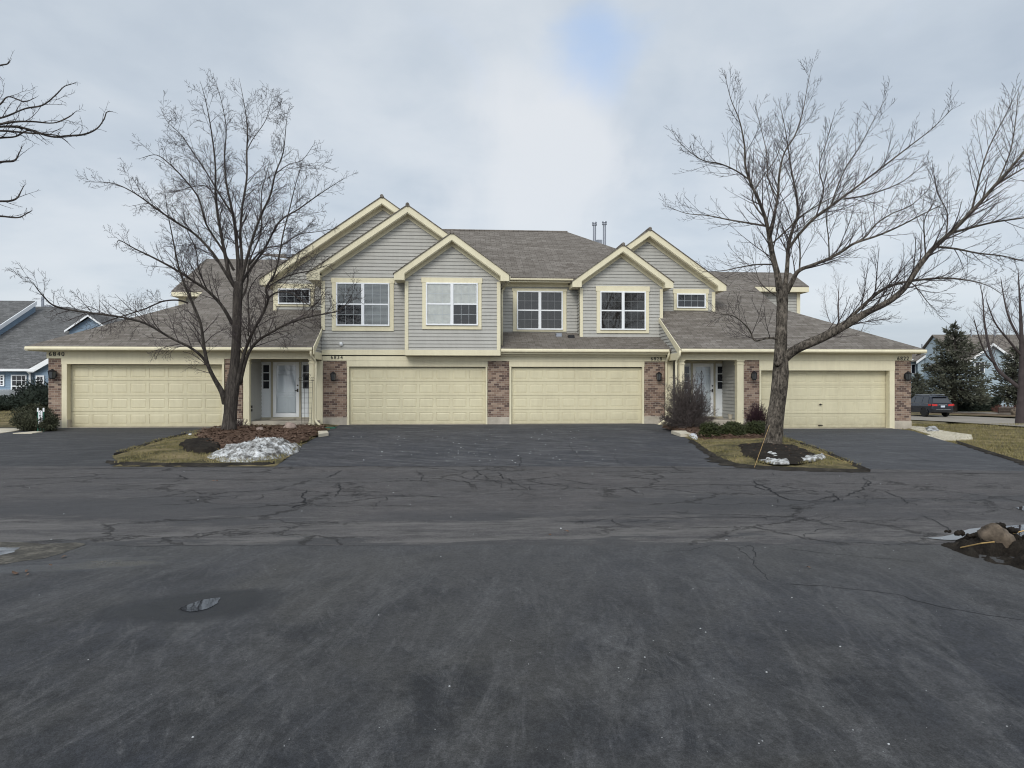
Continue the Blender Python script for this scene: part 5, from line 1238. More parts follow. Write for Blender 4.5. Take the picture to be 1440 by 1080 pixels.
finish(root2, T2, 'bark2', 'twig')
# ---- near tree at the left edge, trunk outside the frame
T3D = 10.5
root3, T3 = make_tree('bare_tree', PD(-330, 692, T3D), 'bare tree at the far left edge, its knobbly branch tips reaching into the sky', None, 0, 0, 13)
P_, R_ = spline([PD(-330, 697, T3D), PD(-330, 640, T3D), PD(-325, 500, T3D), PD(-322, 380, T3D), (PD(-318, 300, T3D))], [.2, .16, .14, .13, .12], 4); T3.t.tube(P_, R_, 14)
L3 = [
 [.6, (-318, 310, 9), (-240, 265, 7), (-150, 220, 5), (-70, 190, 3.6), (-20, 180, 2.8), (18, 178, 2.4), (40, 182, 2.2), (72, 192, 1.9), (95, 191, 1.8), (118, 189, 1.6), (136, 181, 1.4), (146, 168, 1.2), (150, 158, .9), (157, 157, .5)],
 [.5, (-75, 192, 2.4), (-40, 198, 2.1), (0, 194, 1.8), (22, 192, 1.5), (38, 184, 1.2), (52, 187, .8), (62, 196, .5)],
 [.4, (-60, 178, 2.4), (-20, 160, 2.0), (0, 147, 1.7), (12, 136, 1.4), (34, 143, 1.1), (48, 138, .7)],
 [.4, (-50, 186, 2.2), (0, 184, 1.9), (40, 187, 1.6), (78, 190, 1.2), (90, 196, .9), (98, 203, .5)],
 [.4, (-70, 190, 2.6), (-30, 172, 2.3), (5, 165, 2.0), (35, 153, 1.8), (60, 148, 1.6), (78, 134, 1.3), (90, 122, 1), (101, 118, .5)],
 [.5, (-20, 180, 2.4), (15, 172, 2), (45, 171, 1.8), (75, 173, 1.5), (96, 165, 1.2), (105, 158, .6)],
 [.5, (-160, 225, 4), (-90, 240, 3), (-40, 238, 2.4), (0, 228, 2), (20, 226, 1.6), (27, 215, 1.1), (31, 206, .6)],
 [.6, (-240, 268, 5), (-150, 290, 3.6), (-60, 278, 2.6), (0, 283, 2), (22, 280, 1.6), (30, 268, 1.1), (33, 262, .6)],
 [.6, (-240, 275, 4.5), (-140, 312, 3.2), (-50, 302, 2.4), (0, 304, 1.9), (25, 306, 1.5), (38, 300, 1.1), (44, 297, .6)],
 [.5, (-322, 330, 8), (-220, 200, 5), (-100, 120, 3.2), (-30, 100, 2.2), (0, 92, 1.7), (10, 90, 1.2), (14, 86, .6)],
 [-1, (-318, 300, 9), (-300, 180, 6), (-250, 50, 4), (-200, -60, 2)], [1, (-318, 320, 8), (-400, 200, 5), (-480, 100, 3), (-540, 20, 1.5)],
]
spec3 = {1: (4, .9, .35), 2: (4, .7, .4)}
T3.rmin = .0022
for (P, Rr), dd in surveyed(T3, T3D, L3, 5, .35, thin=.72):
    T3.furnish(P, Rr, .35, .07, .13, 1, .0, .9, spec3, .95); T3.furnish(P, Rr, .40, .24, .60, 2, .05, .55, {1: (4, .9, .3), 2: (7, .8, .3)}, .6)
finish(root3, T3, 'bark1', 'twig')
# ---- distant bare trees, free-grown
def grown(name, base, h, w, label, group, seed, tm='twigfar', levels=(9, 6, 5), trunk_r=.13, up=.25, lean=0.):
    root = empty(name, base, label, 'tree', group); T = Tree(seed, MB(), MB()); r = T.r
    P, Rr = spline([base+Vector((0, 0, -.3)), base+Vector((lean*.1, 0, h*.2)), base+Vector((lean*.3+w*.03, 0, h*.45)), base+Vector((lean*.6, .1, h*.75)), base+Vector((lean, 0, h*.97))], [trunk_r*1.25, trunk_r, trunk_r*.75, trunk_r*.4, trunk_r*.1], 6)
    T.t.tube(P, Rr, 8)
    for k in range(levels[0]):
        f = .25+.7*(k+r.random())/levels[0]; i = int(f*(len(P)-1)); q = P[i]; a = r.uniform(0, 6.28); L = w*(1.15-f*.75)*r.uniform(.7, 1.15)
        d = Vector((math.cos(a), math.sin(a), .7+f*.9)).normalized(); pts = [q]; dd = d
        for s_ in range(5): dd = (dd+rvec(r, .22)+Vector((0, 0, .10))).normalized(); pts.append(pts[-1]+dd*L/5)
        rr = [Rr[i]*.5*(1-s_/6) for s_ in range(6)]; P2, R2 = spline(pts, rr, 3); T.t.tube(P2, R2, 5)
        T.furnish(P2, R2, .2, L/levels[1]*.5, L*.42, 2, up, .35, {1: (levels[2], .75, .45), 2: (levels[2], .75, .5)}, .8)
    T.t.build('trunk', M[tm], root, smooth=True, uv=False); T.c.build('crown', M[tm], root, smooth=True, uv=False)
def gp(px, D, z=None):
    p = PD(px, 540, D); p.z = H(p.x, p.y) if z is None else z; return p
bt = 'bare trees beyond the houses'
grown('bare_tree', gp(1180, 52), 10.5, 4.6, 'bare tree rising behind the right wing roof', bt, 21)
b_ = gp(1434, 40); root, T = make_tree('bare_tree', b_, 'bare upright tree on the far right verge, trunk at the picture edge', bt, 0, 0, 22)
P, Rr = spline([PD(1434, 604, 40), PD(1434, 596, 40), PD(1436, 560, 40), PD(1437, 510, 40), PD(1436, 460, 40), PD(1434, 420, 40), PD(1432, 385, 40)], [x*.04 for x in (8, 6, 5, 3.6, 2.4, 1.4, .5)], 5); T.t.tube(P, Rr, 10); T.limbs.append((P, Rr)); T.furnish(P, Rr, .35, .3, 2.0, 2, .35, .25, spec2, .7)
for pl in [[1, (1437, 548, 3), (1424, 538, 2.6), (1405, 522, 2.4), (1396, 505, 2), (1389, 480, 1.7), (1384, 450, 1.2), (1382, 420, .7), (1378, 400, .4)],
           [-1, (1400, 512, 1.6), (1388, 500, 1.2), (1378, 478, .9), (1370, 450, .6)], [1, (1436, 480, 2), (1420, 450, 1.4), (1412, 420, .9), (1408, 395, .5)],
           [1, (1436, 500, 2), (1455, 470, 1.5), (1465, 430, 1), (1470, 400, .5)], [-1, (1436, 500, 1.8), (1418, 478, 1.4), (1400, 455, 1), (1388, 425, .6)]]:
    for (P, Rr), dd in surveyed(T, 40, [pl]): T.furnish(P, Rr, .15, .24, 1.7, 2, .35, .25, spec2, .7)
finish(root, T, 'twig', 'twigfar')
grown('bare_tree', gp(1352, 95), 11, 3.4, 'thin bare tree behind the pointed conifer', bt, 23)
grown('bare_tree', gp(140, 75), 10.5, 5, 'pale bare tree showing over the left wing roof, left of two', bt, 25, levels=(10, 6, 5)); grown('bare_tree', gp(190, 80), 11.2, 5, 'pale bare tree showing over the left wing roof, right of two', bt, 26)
# ---- twiggy bush and barberry
def twigbush(name, base, w, h, n, seed, mat, label, cat, spec, L, r0=.010, up=.15, hollow=.0):
    root = empty(name, base, label, cat); T = Tree(seed, MB(), MB()); r = T.r
    for k in range(n):
        a = r.uniform(0, 6.28); e = r.uniform(.1, 1.0)**.8*1.38
        d = Vector((math.cos(a)*math.sin(e)*w/h*1.6, math.sin(a)*math.sin(e)*w/h*1.4, math.cos(e)*1.1)).normalized()
        Lk = 1/ math.sqrt((d.x**2+d.y**2)/(w*w)+d.z**2/(h*h))*r.uniform(.75, .95)
        p = base+Vector((r.uniform(-.06, .06), r.uniform(-.06, .06), -.03)); pts = [p]; dd = d
        for s_ in range(5): dd = (dd+rvec(r, .12)).normalized(); pts.append(pts[-1]+dd*Lk/5)
        P, Rr = spline(pts, [r0*(1-s_/7) for s_ in range(6)], 2); T.t.tube(P, Rr, 5)
        T.rmin = .0026; T.furnish(P, Rr, .40, Lk*.05, L, 1, up, .5, spec, .9)
    T.t.build('stems', M[mat], root, smooth=True, uv=False); T.c.build('twigs', M[mat], root, smooth=True, uv=False)
M['redfar'] = plain('russet_twigs', (.16, .075, .06), .9, .3, 8)
pb = G(967, 604, off=.06)
twigbush('bush', pb, .95, 2.05, 210, 41, 'bushtwig', 'rounded leafless grey-brown bush in front of the right front door', 'bush', {1: (8, .9, .55)}, .34, .011)
pb = G(1064, 604, off=.06); pb.y -= .1
twigbush('bush', pb, .55, 1.12, 90, 42, 'redtwig', 'dark burgundy thorny bush beside the right brick pier', 'bush', {1: (8, .8, .5)}, .26, .010, .3)
pb = G(340, 604, off=.05)
twigbush('bush', pb, .35, .5, 26, 43, 'redtwig', 'small scrubby red-twigged bush behind the left tree', 'bush', {1: (5, .8, .5)}, .16, .006)
def leafmass(mb, c, rx, ry, rz, n, s, seed, flat=0., shell=.55, nz=1.8, bottom=-.9):
    r = random.Random(seed)
    k = 0
    while k < n:
        d = rvec(r); 
        if d.z < bottom: continue
        k += 1
        f = 1+.28*mn.noise(d*nz+Vector((seed, 0, 0)))+.14*mn.noise(d*nz*3+Vector((seed, 0, 0))); t = (shell+(1-shell)*r.random())*f
        p = Vector((c[0]+d.x*rx*t, c[1]+d.y*ry*t, c[2]+d.z*rz*t)); a = rvec(r); b = a.orthogonal().normalized(); q = s*r.uniform(.6, 1.4)
        a = (a+d*.8+Vector((0, 0, .3))).normalized(); b = (b-a*b.dot(a)).normalized()
        mb.add([p-b*q*.28, p+a*q, p+b*q*.28, p-a*q*.15], [(0, 1, 2, 3)])
def core(mb, c, rx, ry, rz, seed):
    n, m = 14, 8; b0 = len(mb.v)
    for j in range(m+1):
        th = math.pi*j/m
        for k in range(n):
            a = 2*math.pi*k/n; d = Vector((math.sin(th)*math.cos(a), math.sin(th)*math.sin(a), math.cos(th))); f = 1+.25*mn.noise(d*1.8+Vector((seed, 0, 0)))
            mb.v.append((c[0]+d.x*rx*f, c[1]+d.y*ry*f, c[2]+d.z*rz*f))
    mb.f += [(b0+j*n+k, b0+(j+1)*n+k, b0+(j+1)*n+(k+1) % n, b0+j*n+(k+1) % n) for j in range(m) for k in range(n)]
def shrub(px, py, rx, rz, n, s, mat, label, seed, name='shrub', off=.05, Y=None, dy=0., group=None):
    p = G(px, py, off=off) if Y is None else Vector((WX(px, Y), Y, H(WX(px, Y), Y))); p.y += dy
    root = empty(name, p, label, 'shrub', group); mb = MB(); leafmass(mb, (p.x, p.y, p.z+rz*.8), rx, rx*.9, rz, n, s, seed); mb.build('foliage', M[mat], root, uv=False)
    m2 = MB(); core(m2, (p.x, p.y, p.z+rz*.75), rx*.72, rx*.66, rz*.72, seed)
    r = random.Random(seed)
    m2.build('inner_branches', M[mat], root, smooth=True, uv=False)
    m3 = MB()
    for k in range(5): a = r.uniform(0, 6.28); m3.tube([p+Vector((0, 0, -.05)), p+Vector((math.cos(a)*rx*.4, math.sin(a)*rx*.4, rz*.7))], [.02, .01], 5)
    m3.build('stem', M['bark1'], root, uv=False)
    return root
gy = 'low yew shrubs along the right porch bed'
shrub(998, 617, .29, .25, 2600, .055, 'yew', 'low dark green yew beside the clean snow patch, leftmost of three', 51, group=gy)
shrub(1030, 616, .38, .25, 3200, .055, 'yew', 'low dark green yew in the middle of the row of three', 52, group=gy)
shrub(1063, 615, .36, .25, 3000, .055, 'yew', 'low dark green yew between the middle yew and the right tree', 53, group=gy)
shrub(47, 605, .62, .46, 5200, .05, 'hedge', 'clipped brownish rounded shrub beside the left end pier', 54, off=.0)
shrub(61, 607, .34, .30, 2200, .05, 'hedge', 'small shrub right behind the address post by the left pier', 55, off=.0, dy=.2)
shrub(56, 583, 1.2, .85, 4200, .09, 'hedgedark', 'dark green shrub behind the clipped shrub at the blue house', 56, Y=36)
for k, px in enumerate((-20, 2, 22, 42)):
    shrub(px, 586, 1.05, .42, 1800, .08, 'hedgedark', ('low dark hedge shrub under the blue house window, leftmost of four', 'low dark hedge shrub under the blue house window, second of four', 'low dark hedge shrub under the blue house window, third of four', 'low dark hedge shrub under the blue house window, nearest the left pier')[k], 60+k, Y=38.5, group='hedge at the blue house')
# ---- conifers
def conifer(base, h, w, label, seed, n=9000, s=.32, group=None, open_=.12):
    root = empty('conifer', base, label, 'tree', group); r = random.Random(seed); mb = MB(); tr = MB()
    tr.tube([base+Vector((0, 0, -.3)), base+Vector((0, 0, h*.5)), base+Vector((.1, 0, h*.97))], [w*.075, w*.05, .03], 10)
    tiers = 15
    for t in range(tiers):
        f = t/(tiers-1); z = h*(.17+.8*f); R0 = w*(1-f)**.72*(1 if f > .08 else .85)+.25; nb = int(11-6*f)
        for b in range(nb):
            a = 6.28*b/nb+r.uniform(-.35, .35)+t*1.3; L = R0*r.uniform(.62, 1.18); up = .1+.45*f+r.uniform(-.12, .12)
            d = Vector((math.cos(a), math.sin(a), up)); pts = [base+Vector((0, 0, z+r.uniform(-.2, .2)))]
            for k in range(5): pts.append(pts[-1]+Vector((d.x, d.y, up*(.3+.25*k)-.12))*L/5)
            tr.tube(pts, [.05*(1-k/6) for k in range(6)], 4, cap=False)
            m = int(n/(tiers*8)*(L/w+.3))
            for k in range(m):
                u = r.random()**.7; i = min(int(u*5), 4); q = pts[i].lerp(pts[i+1], u*5-i)
                side = Vector((-d.y, d.x, 0))*r.gauss(0, .16)*L*(1.1-u*.5)+Vector((0, 0, r.gauss(-.02, .11)))*(1+.3*L); q = q+side
                v = (d*.6+rvec(r, .6)+Vector((0, 0, .15))).normalized(); o = v.orthogonal().normalized(); g = s*r.uniform(.5, 1.3)
                o = (o+rvec(r, .5)).normalized()
                mb.add([q-o*g*.20, q+v*g*.6-o*g*.12, q+v*g, q+v*g*.6+o*g*.14, q+o*g*.2], [(0, 1, 2, 3, 4)])
    tr.build('trunk', M['bark1'], root, smooth=True, uv=False); mb.build('crown', M['spruce'], root, uv=False)
zc = PD(1342, 579, 68); conifer(Vector((zc.x, zc.y, H(zc.x, zc.y))), 8.3, 3.7, 'broad dark conifer behind the parked car', 71, 9500, .36)
zc = PD(1428, 576, 72); conifer(Vector((zc.x, zc.y, H(zc.x, zc.y))), 6.4, 2.5, 'smaller dark conifer at the right picture edge', 72, 5000, .34)
zc = PD(1290, 579, 82); conifer(Vector((zc.x, zc.y, H(zc.x, zc.y))), 3.9, 1.5, 'low conifer partly hidden behind the right end pier', 73, 2600, .32)
# clipped dark hedges across the road
def hedge(px0, px1, D, hh, label, seed):
    a, b = gp(px0, D), gp(px1, D); root = empty('hedge', (a+b)/2, label, 'hedge', 'clipped hedges across the road'); mb = MB(); r = random.Random(seed); m2 = MB()
    L = (b-a).length; dr = (b-a).normalized(); nn = Vector((-dr.y, dr.x, 0))
    for k in range(4200):
        u = r.random(); face = r.random(); z = hh*r.random()**.6; w = .55*(1+.12*mn.noise(Vector((u*L, 0, seed))))
        hf = hh*(1+.10*mn.noise(Vector((u*L*.8, 3, seed))))
        if face < .45: q = a+dr*u*L-nn*w; z = hf*r.random()
        elif face < .8: q = a+dr*u*L+nn*r.uniform(-w, w); z = hf
        else: q = (a if r.random() < .5 else b)+nn*r.uniform(-w, w); z = hf*r.random()
        q = q+rvec(r, .06); v = rvec(r); o = v.orthogonal().normalized(); g = r.uniform(.05, .14)
        q = Vector((q.x, q.y, H(q.x, q.y)+z)); mb.add([q-o*g*.5, q+v*g, q+o*g*.5, q-v*g], [(0, 1, 2, 3)])
    ang = math.atan2(dr.y, dr.x); c = (a+b)/2
    m2.box(-L/2+.1, L/2-.1, -.45, .45, -.3, hh*.9, Matrix.Translation(c) @ Matrix.Rotation(ang, 4, 'Z')); mb.build('foliage', M['hedgedark'], root, uv=False); m2.build('inner_branches', M['hedgedark'], root, uv=False)
hedge(1358, 1402, 72, 1.35, 'taller dark clipped hedge right of the broad conifer trunk', 81); hedge(1343, 1360, 71, .95, 'lower dark clipped hedge beside the broad conifer trunk', 82)
p = gp(1418, 66); 
for k, px in enumerate((1408, 1420)):
    p = gp(px, 66); twigbush('bush', p, 1.0, .95, 40, 90+k, 'redfar', ('reddish leafless bush right of the tall clipped hedge', 'reddish leafless bush next to the far right tree trunk')[k], 'bush', {1: (6, .8, .5)}, .4, .02) if 'redfar' in M else None
# ================================================================= SMALL THINGS
# wrought trellis by the left downspout
b0 = G(431, 601, off=.05); b0.y = 24.35; b0.x = WX(431, 24.35)
mb = MB(); z0 = H(b0.x, b0.y)
zt = WZ(431, 531, 24.35)
for k in range(4):
    u = (k-1.5)/1.5; mb.tube([(b0.x+u*.15, b0.y, z0), (b0.x+u*.19, b0.y, z0+1.0), (b0.x+u*.21, b0.y, zt)], .006, 5)
for k in range(9):
    z = z0+.15+k*.17; w = .15+.05*(z-z0)/1.6; mb.tube([(b0.x-w, b0.y, z), (b0.x+w, b0.y, z)], .005, 5)
for sx in (-1, 1):
    for (ox, oz, r) in ((.20, zt-.04, .055), (.09, zt+.06, .05)):
        mb.tube([(b0.x+sx*ox+math.cos(a*.6)*r, b0.y, oz+math.sin(a*.6)*r) for a in range(10)], .006, 5)
mb.tube([(b0.x-.26, b0.y, zt-.1), (b0.x+.26, b0.y, zt-.1)], .006, 5)
mb.tube([(b0.x+math.cos(a*.6)*.055, b0.y, zt+.16+math.sin(a*.6)*.055) for a in range(11)], .006, 5)
tag(mb.build('trellis', M['brass'], uv=False), 'narrow wrought wire trellis with scrolled top in front of the left porch column', 'trellis')
# address post
p = G(57, 607, off=.0); root = empty('address_post', p, 'small white vertical address sign on a green post beside the left shrubs', 'sign')
M['green'] = plain('green_post_paint', (.02, .10, .07), .5)
pm = MB()
for sx in (-.085, .085): pm.bbox(p.x+sx-.018, p.x+sx+.018, p.y, p.y+.04, p.z-.05, p.z+.72, .006)
pm.bbox(p.x-.085, p.x+.085, p.y, p.y+.035, p.z+.50, p.z+.54, .004).bbox(p.x-.02, p.x+.02, p.y, p.y+.04, p.z-.1, p.z+.3, .005); pm.build('post', M['green'], root)
pl = MB(); h0, h1 = .20, .66; prof = []
for k in range(16):
    a = 2*math.pi*k/16; prof.append((p.x+.062*math.cos(a), p.y-.015, p.z+((h1-.06) if math.sin(a) >= 0 else h0+.06)+.06*math.sin(a)))
pl.slab(prof, (0, .012, 0)); pl.build('plate', M['white'], root)
for sx in (-.085, .085): MB().bbox(p.x+sx-.022, p.x+sx+.022, p.y-.005, p.y+.042, p.z+.62, p.z+.74, .006).build('cap', M['white'], root)
for k, ch in enumerate('6840'):
    cu = bpy.data.curves.new('digit', 'FONT'); cu.body = ch; cu.size = .125; cu.extrude = .003; cu.align_x = 'CENTER'; cu.align_y = 'CENTER'; cu.offset = .003
    o = bpy.data.objects.new('tmp', cu); C.objects.link(o); bpy.context.view_layer.update()
    me = bpy.data.meshes.new_from_object(o.evaluated_get(bpy.context.evaluated_depsgraph_get())); bpy.data.objects.remove(o)
    me.transform(Matrix.Translation((p.x, p.y-.018, p.z+.585-k*.105)) @ Matrix.Rotation(R(90), 4, 'X')); me.materials.clear(); me.materials.append(M['black'])
    o = bpy.data.objects.new('digit', me); C.objects.link(o); o.parent = root; o.matrix_parent_inverse = Matrix.Translation(-root.location)
# pots on the right porch, door mat, ribbon wreath on the door, hose mat
def pot(px, Y, zb, s, label, mat='walk'):
    x = WX(px, Y); root = empty('flower_pot', (x, Y, zb), label, 'pot', 'pots on the right porch')
    MB().lathe((x, Y, zb), [(s*.7, 0), (s, s*1.5), (s*1.1, s*1.55), (s*1.1, s*1.8), (s*.95, s*1.8), (s*.9, s*1.5)], 14).build('pot', M[mat], root)
    MB().lathe((x, Y, zb+s*1.5), [(s*.9, 0), (s*.7, s*.12), (.01, s*.15)], 12).build('soil', M['dirt'], root)
pot(1027.5, 25.5, .33, .095, 'pale ceramic pot on the right porch, left of two'); pot(1033.5, 25.4, .33, .095, 'pale ceramic pot on the right porch, next to the column')
M['mat'] = plain('brown_coir', (.12, .09, .06), .95, .2, 20)
tag(MB().bbox(WX(975, 26), WX(1004, 26), 25.65, 26.05, .352, .368, .004).build('doormat', M['mat']), 'brown doormat before the right front door', 'doormat')
tag(MB().bbox(WX(386, 26), WX(417, 26), 25.6, 26.0, .372, .388, .004).build('doormat', M['conc']), 'grey doormat before the left front door', 'doormat')
# green valve box lid near the left downspout
q = G(463, 601.2, off=.02); tag(MB().bbox(q.x-.22, q.x+.22, q.y-.16, q.y+.16, q.z-.05, q.z+.015, .01).build('valve_cover', M['green']), 'green drain cover lying beside the brick pier of 6834', 'cover')
# finial stake seen in front of the right door
x = WX(986.5, 24.6); mb = MB(); zt = WZ(986.5, 521, 24.6)
mb.tube([(x, 24.6, .1), (x, 24.6, zt)], .008, 5)
for sx in (-1, 1): mb.tube([(x+sx*.085*math.sin(k/8*math.pi)*(1-k/14), 24.6, zt-.35+.34*k/8) for k in range(9)], .007, 5)
mb.tube([(x-.085, 24.6, zt-.2), (x+.085, 24.6, zt-.2)], .006, 5)
tag(mb.build('garden_stake', M['brass'], uv=False), 'thin wire garden stake with pointed loop top inside the leafless bush', 'garden stake')
# window-box like rail left of frame: gas meter omitted
# ================================================================= PARKED SUV
def suv(loc, heading, label):
    root = empty('parked_car', loc, label, 'car')
    MT = Matrix.Translation(loc) @ Matrix.Rotation(heading, 4, 'Z')     # local +x = forward, y = left
    M['carpaint'] = plain('dark_navy_car_paint', (.012, .016, .026), .22, .1, 1, spec=.7)
    M['carglass'] = plain('tinted_car_glass', (.02, .024, .03), .06, .1, 1, spec=.8); M['tyre'] = plain('tyre_rubber', (.018, .018, .018), .85); M['rim'] = plain('alloy_rim', (.22, .22, .23), .35, metal=.7)
    M['red'] = plain('red_tail_lens', (.50, .03, .03), .2, spec=.7); M['chrome'] = plain('chrome_trim', (.5, .5, .52), .25, metal=.9); M['plate'] = plain('number_plate', (.55, .6, .68), .5)
    def P(mb, name, mat, par=None, smooth=False):
        mb.v = [tuple(MT @ Vector(v)) for v in mb.v]; return mb.build(name, M[mat], par or root, smooth, uv=False)
    # body: cross-sections along x (half width at belt, heights)
    S_ = [(-2.38, .80, .52, .92), (-2.34, .90, .42, 1.06), (-2.15, .95, .36, 1.12), (-1.2, .97, .33, 1.12), (0, .97, .33, 1.09), (1.1, .96, .34, 1.06), (1.9, .93, .36, 1.00), (2.25, .86, .40, .90), (2.38, .72, .48, .80)]
    mb = MB(); n = 8
    for x, w, z0, z1 in S_:
        zm = (z0+z1)/2; mb.v += [(x, -w*.92, z0), (x, -w, zm-.05), (x, -w, zm+.15), (x, -w*.93, z1), (x, w*.93, z1), (x, w, zm+.15), (x, w, zm-.05), (x, w*.92, z0)]
    for i in range(len(S_)-1):
        for k in range(n): mb.f.append((i*n+k, i*n+(k+1) % n, (i+1)*n+(k+1) % n, (i+1)*n+k))
    mb.f += [tuple(range(7, -1, -1)), tuple((len(S_)-1)*n+k for k in range(n))]
    body = P(mb, 'body', 'carpaint')
    G_ = [(-2.22, .84, 1.10, 1.12), (-1.95, .80, 1.08, 1.62), (-1.6, .78, 1.08, 1.72), (-.4, .78, 1.08, 1.755), (.35, .77, 1.06, 1.70), (1.15, .82, 1.03, 1.07)]
    mb = MB(); n = 4
    for x, w, z0, z1 in G_: mb.v += [(x, -.89, z0-.03), (x, -w*.84, z1), (x, w*.84, z1), (x, .89, z0-.03)]
    for i in range(len(G_)-1):
        for k in range(n): mb.f.append((i*n+k, i*n+(k+1) % n, (i+1)*n+(k+1) % n, (i+1)*n+k))
    mb.f += [(3, 2, 1, 0), tuple((len(G_)-1)*n+k for k in range(n))]
    cab = P(mb, 'cabin', 'carpaint')
    for sy in (-1, 1):
        for (xa_, xb_) in ((-1.85, -1.05), (-.98, -.02), (.06, .62)):
            def wy(z): return sy*(.89+( .665-.89)*(z-1.06)/.66+.004)
            z0, z1 = 1.14, 1.62; xr = xb_ if xb_ < .5 else .30; xl = xa_ if xa_ > -1.5 else -1.70
            P(MB().slab([(xa_, wy(z0), z0), (xb_ if xb_ < .5 else .80, wy(z0), z0), (xr, wy(z1), z1), (xl, wy(z1), z1)], (0, sy*.006, 0)), 'side_window', 'carglass', cab)
        P(MB().box(-1.9, .75, sy*.895-.008, sy*.895+.008, 1.10, 1.125), 'window_trim', 'chrome', cab)
        P(MB().tube([(-1.7, sy*.62, 1.78), (-1.5, sy*.62, 1.82), (.1, sy*.62, 1.82), (.3, sy*.62, 1.76)], .02, 6), 'roof_rail', 'chrome', cab)
        t = MB().slab([(-2.36, sy*.46, .90), (-2.36, sy*.88, .92), (-2.36, sy*.90, 1.08), (-2.36, sy*.46, 1.06)], (-.03, 0, 0)); t.box(-2.35, -1.98, min(sy*.95, sy*.975), max(sy*.95, sy*.975), .93, 1.07); P(t, 'tail_light', 'red', body)
        P(MB().bbox(.75, .95, min(sy*.95, sy*1.10), max(sy*.95, sy*1.10), 1.05, 1.22, .03), 'mirror', 'carpaint', body)
        P(MB().bbox(2.15, 2.36, min(sy*.55, sy*.84), max(sy*.55, sy*.84), .72, .86, .03), 'headlight', 'carglass', body)
        for x in (-.95, .25): P(MB().box(x-.08, x+.10, min(sy*.97, sy*.99), max(sy*.97, sy*.99), .93, .96), 'door_handle', 'chrome', body)
    P(MB().slab([(-2.215, -.70, 1.15), (-2.215, .70, 1.15), (-2.0, .60, 1.56), (-2.0, -.60, 1.56)], (-.012, 0, .004)), 'rear_window', 'carglass', cab)
    P(MB().bbox(-2.12, -1.75, -.60, .60, 1.63, 1.675, .015), 'spoiler', 'carpaint', cab)
    P(MB().bbox(-2.45, -2.2, -.86, .86, .42, .66, .04), 'rear_bumper', 'black', body); P(MB().box(-2.465, -2.44, -.6, .6, .60, .63), 'bumper_trim', 'chrome', body)
    P(MB().box(-2.40, -2.37, -.17, .17, .80, .95), 'number_plate', 'plate', body); P(MB().box(-2.40, -2.36, -.35, .35, 1.0, 1.03), 'tailgate_trim', 'chrome', body)
    for x in (-1.42, 1.48):
        for sy in (-1, 1):
            Mx = Matrix.Rotation(R(90), 4, 'X')
            wv = MB().lathe((x, sy*.86, .385), [(.24, -.12), (.36, -.12), (.385, -.08), (.385, .08), (.36, .12), (.24, .12)], 24, Mx); w = P(wv, 'wheel', 'tyre')
            rm = MB().lathe((x, sy*.86, .385), [(.245, -.10), (.245, .10)], 20, Mx)
            for k in range(5):
                a = k*2*math.pi/5; rm.box(-.03, .03, -.115, .115, 0, .235, Matrix.Translation((x, sy*.86, .385)) @ Matrix.Rotation(a, 4, 'Y'))
            P(rm, 'rim', 'rim', w)
            P(MB().tube([(x+.44*math.cos(t*.35), sy*.965, .385+.44*math.sin(t*.35)) for t in range(0, 10)], .035, 5), 'wheel_arch', 'black', body)
    return root
cp = PD(1312, 540, 59.5); cp.z = H(cp.x, cp.y)+.02
# heading: away from the viewer and 23 degrees to the left of the line of sight
sight = math.atan2(cp.y, cp.x)
rc = PD(1326, 540, 57.5); hd = sight+R(33); cc = rc+Vector((math.cos(hd), math.sin(hd), 0))*2.4; cc.z = H(cc.x, cc.y)+.02
suv(cc, hd, 'dark navy SUV parked on the road right of the end pier')
# ================================================================= HOUSES BEYOND
def house_part(mb, name, mat, root): return mb.build(name, M[mat], root)
def simplewin(root, x0, x1, z0, z1, Y, cols=3, rows=4):
    f = MB(); b = .07
    f.box(x0, x1, Y-.07, Y, z1-b, z1).box(x0, x1, Y-.07, Y, z0, z0+b).box(x0, x0+b, Y-.07, Y, z0+b, z1-b).box(x1-b, x1, Y-.07, Y, z0+b, z1-b)
    f.box(x0+b, x1-b, Y-.06, Y, (z0+z1)/2-.03, (z0+z1)/2+.03)
    for k in range(1, cols): xx = x0+(x1-x0)*k/cols; f.box(xx-.012, xx+.012, Y-.05, Y-.04, z0+b, z1-b)
    for k in range(1, rows): zz = z0+(z1-z0)*k/rows; f.box(x0+b, x1-b, Y-.049, Y-.041, zz-.012, zz+.012)
    o = house_part(f, 'window', 'white', root); MB().box(x0+.02, x1-.02, Y-.035, Y-.01, z0+.02, z1-.02).build('pane', M['glassdark'], o); return o
YB = 43.7
blue = empty('house', (-28, 50, .3), 'blue clad house with grey roof behind the left end of the row', 'house')
zb = .1
def bz(px, py, Y): return WZ(px, py, Y)
def sidingpart(polys, root, name, mat, pitch=.13):
    mb = MB()
    for poly, O, d, n in polys: siding(mb, poly, O, d, n, .02, pitch)
    mb.build(name, M[mat], root)
xw1 = WX(45, YB)
sidingpart([([(-44, 0), (xw1, 0), (xw1, 2.42), (-44, 2.42)], (0, YB, 0), (1, 0, 0), (0, -1, 0)), ([(YB, 0), (50, 0), (50, 2.4), (YB, 2.4)], (xw1, 0, 0), (0, 1, 0), (1, 0, 0))], blue, 'front_wall', 'blueside')
eb = lambda y: 2.5+.5*(y-43.25)
X2 = -29.2
house_part(MB().slab([(-44, 43.25, 2.5), (WX(52, 43.25), 43.25, 2.5), (WX(52, 43.25), 46.0, eb(46.0)), (-20.3, 46.0, eb(46)), (-20.3, 49.2, eb(49.2)), (WX(96, 52.4), 52.4, eb(52.4)), (-44, 52.4, eb(52.4))], (0, 0, -.1)), 'roof', 'roofgrey', blue)
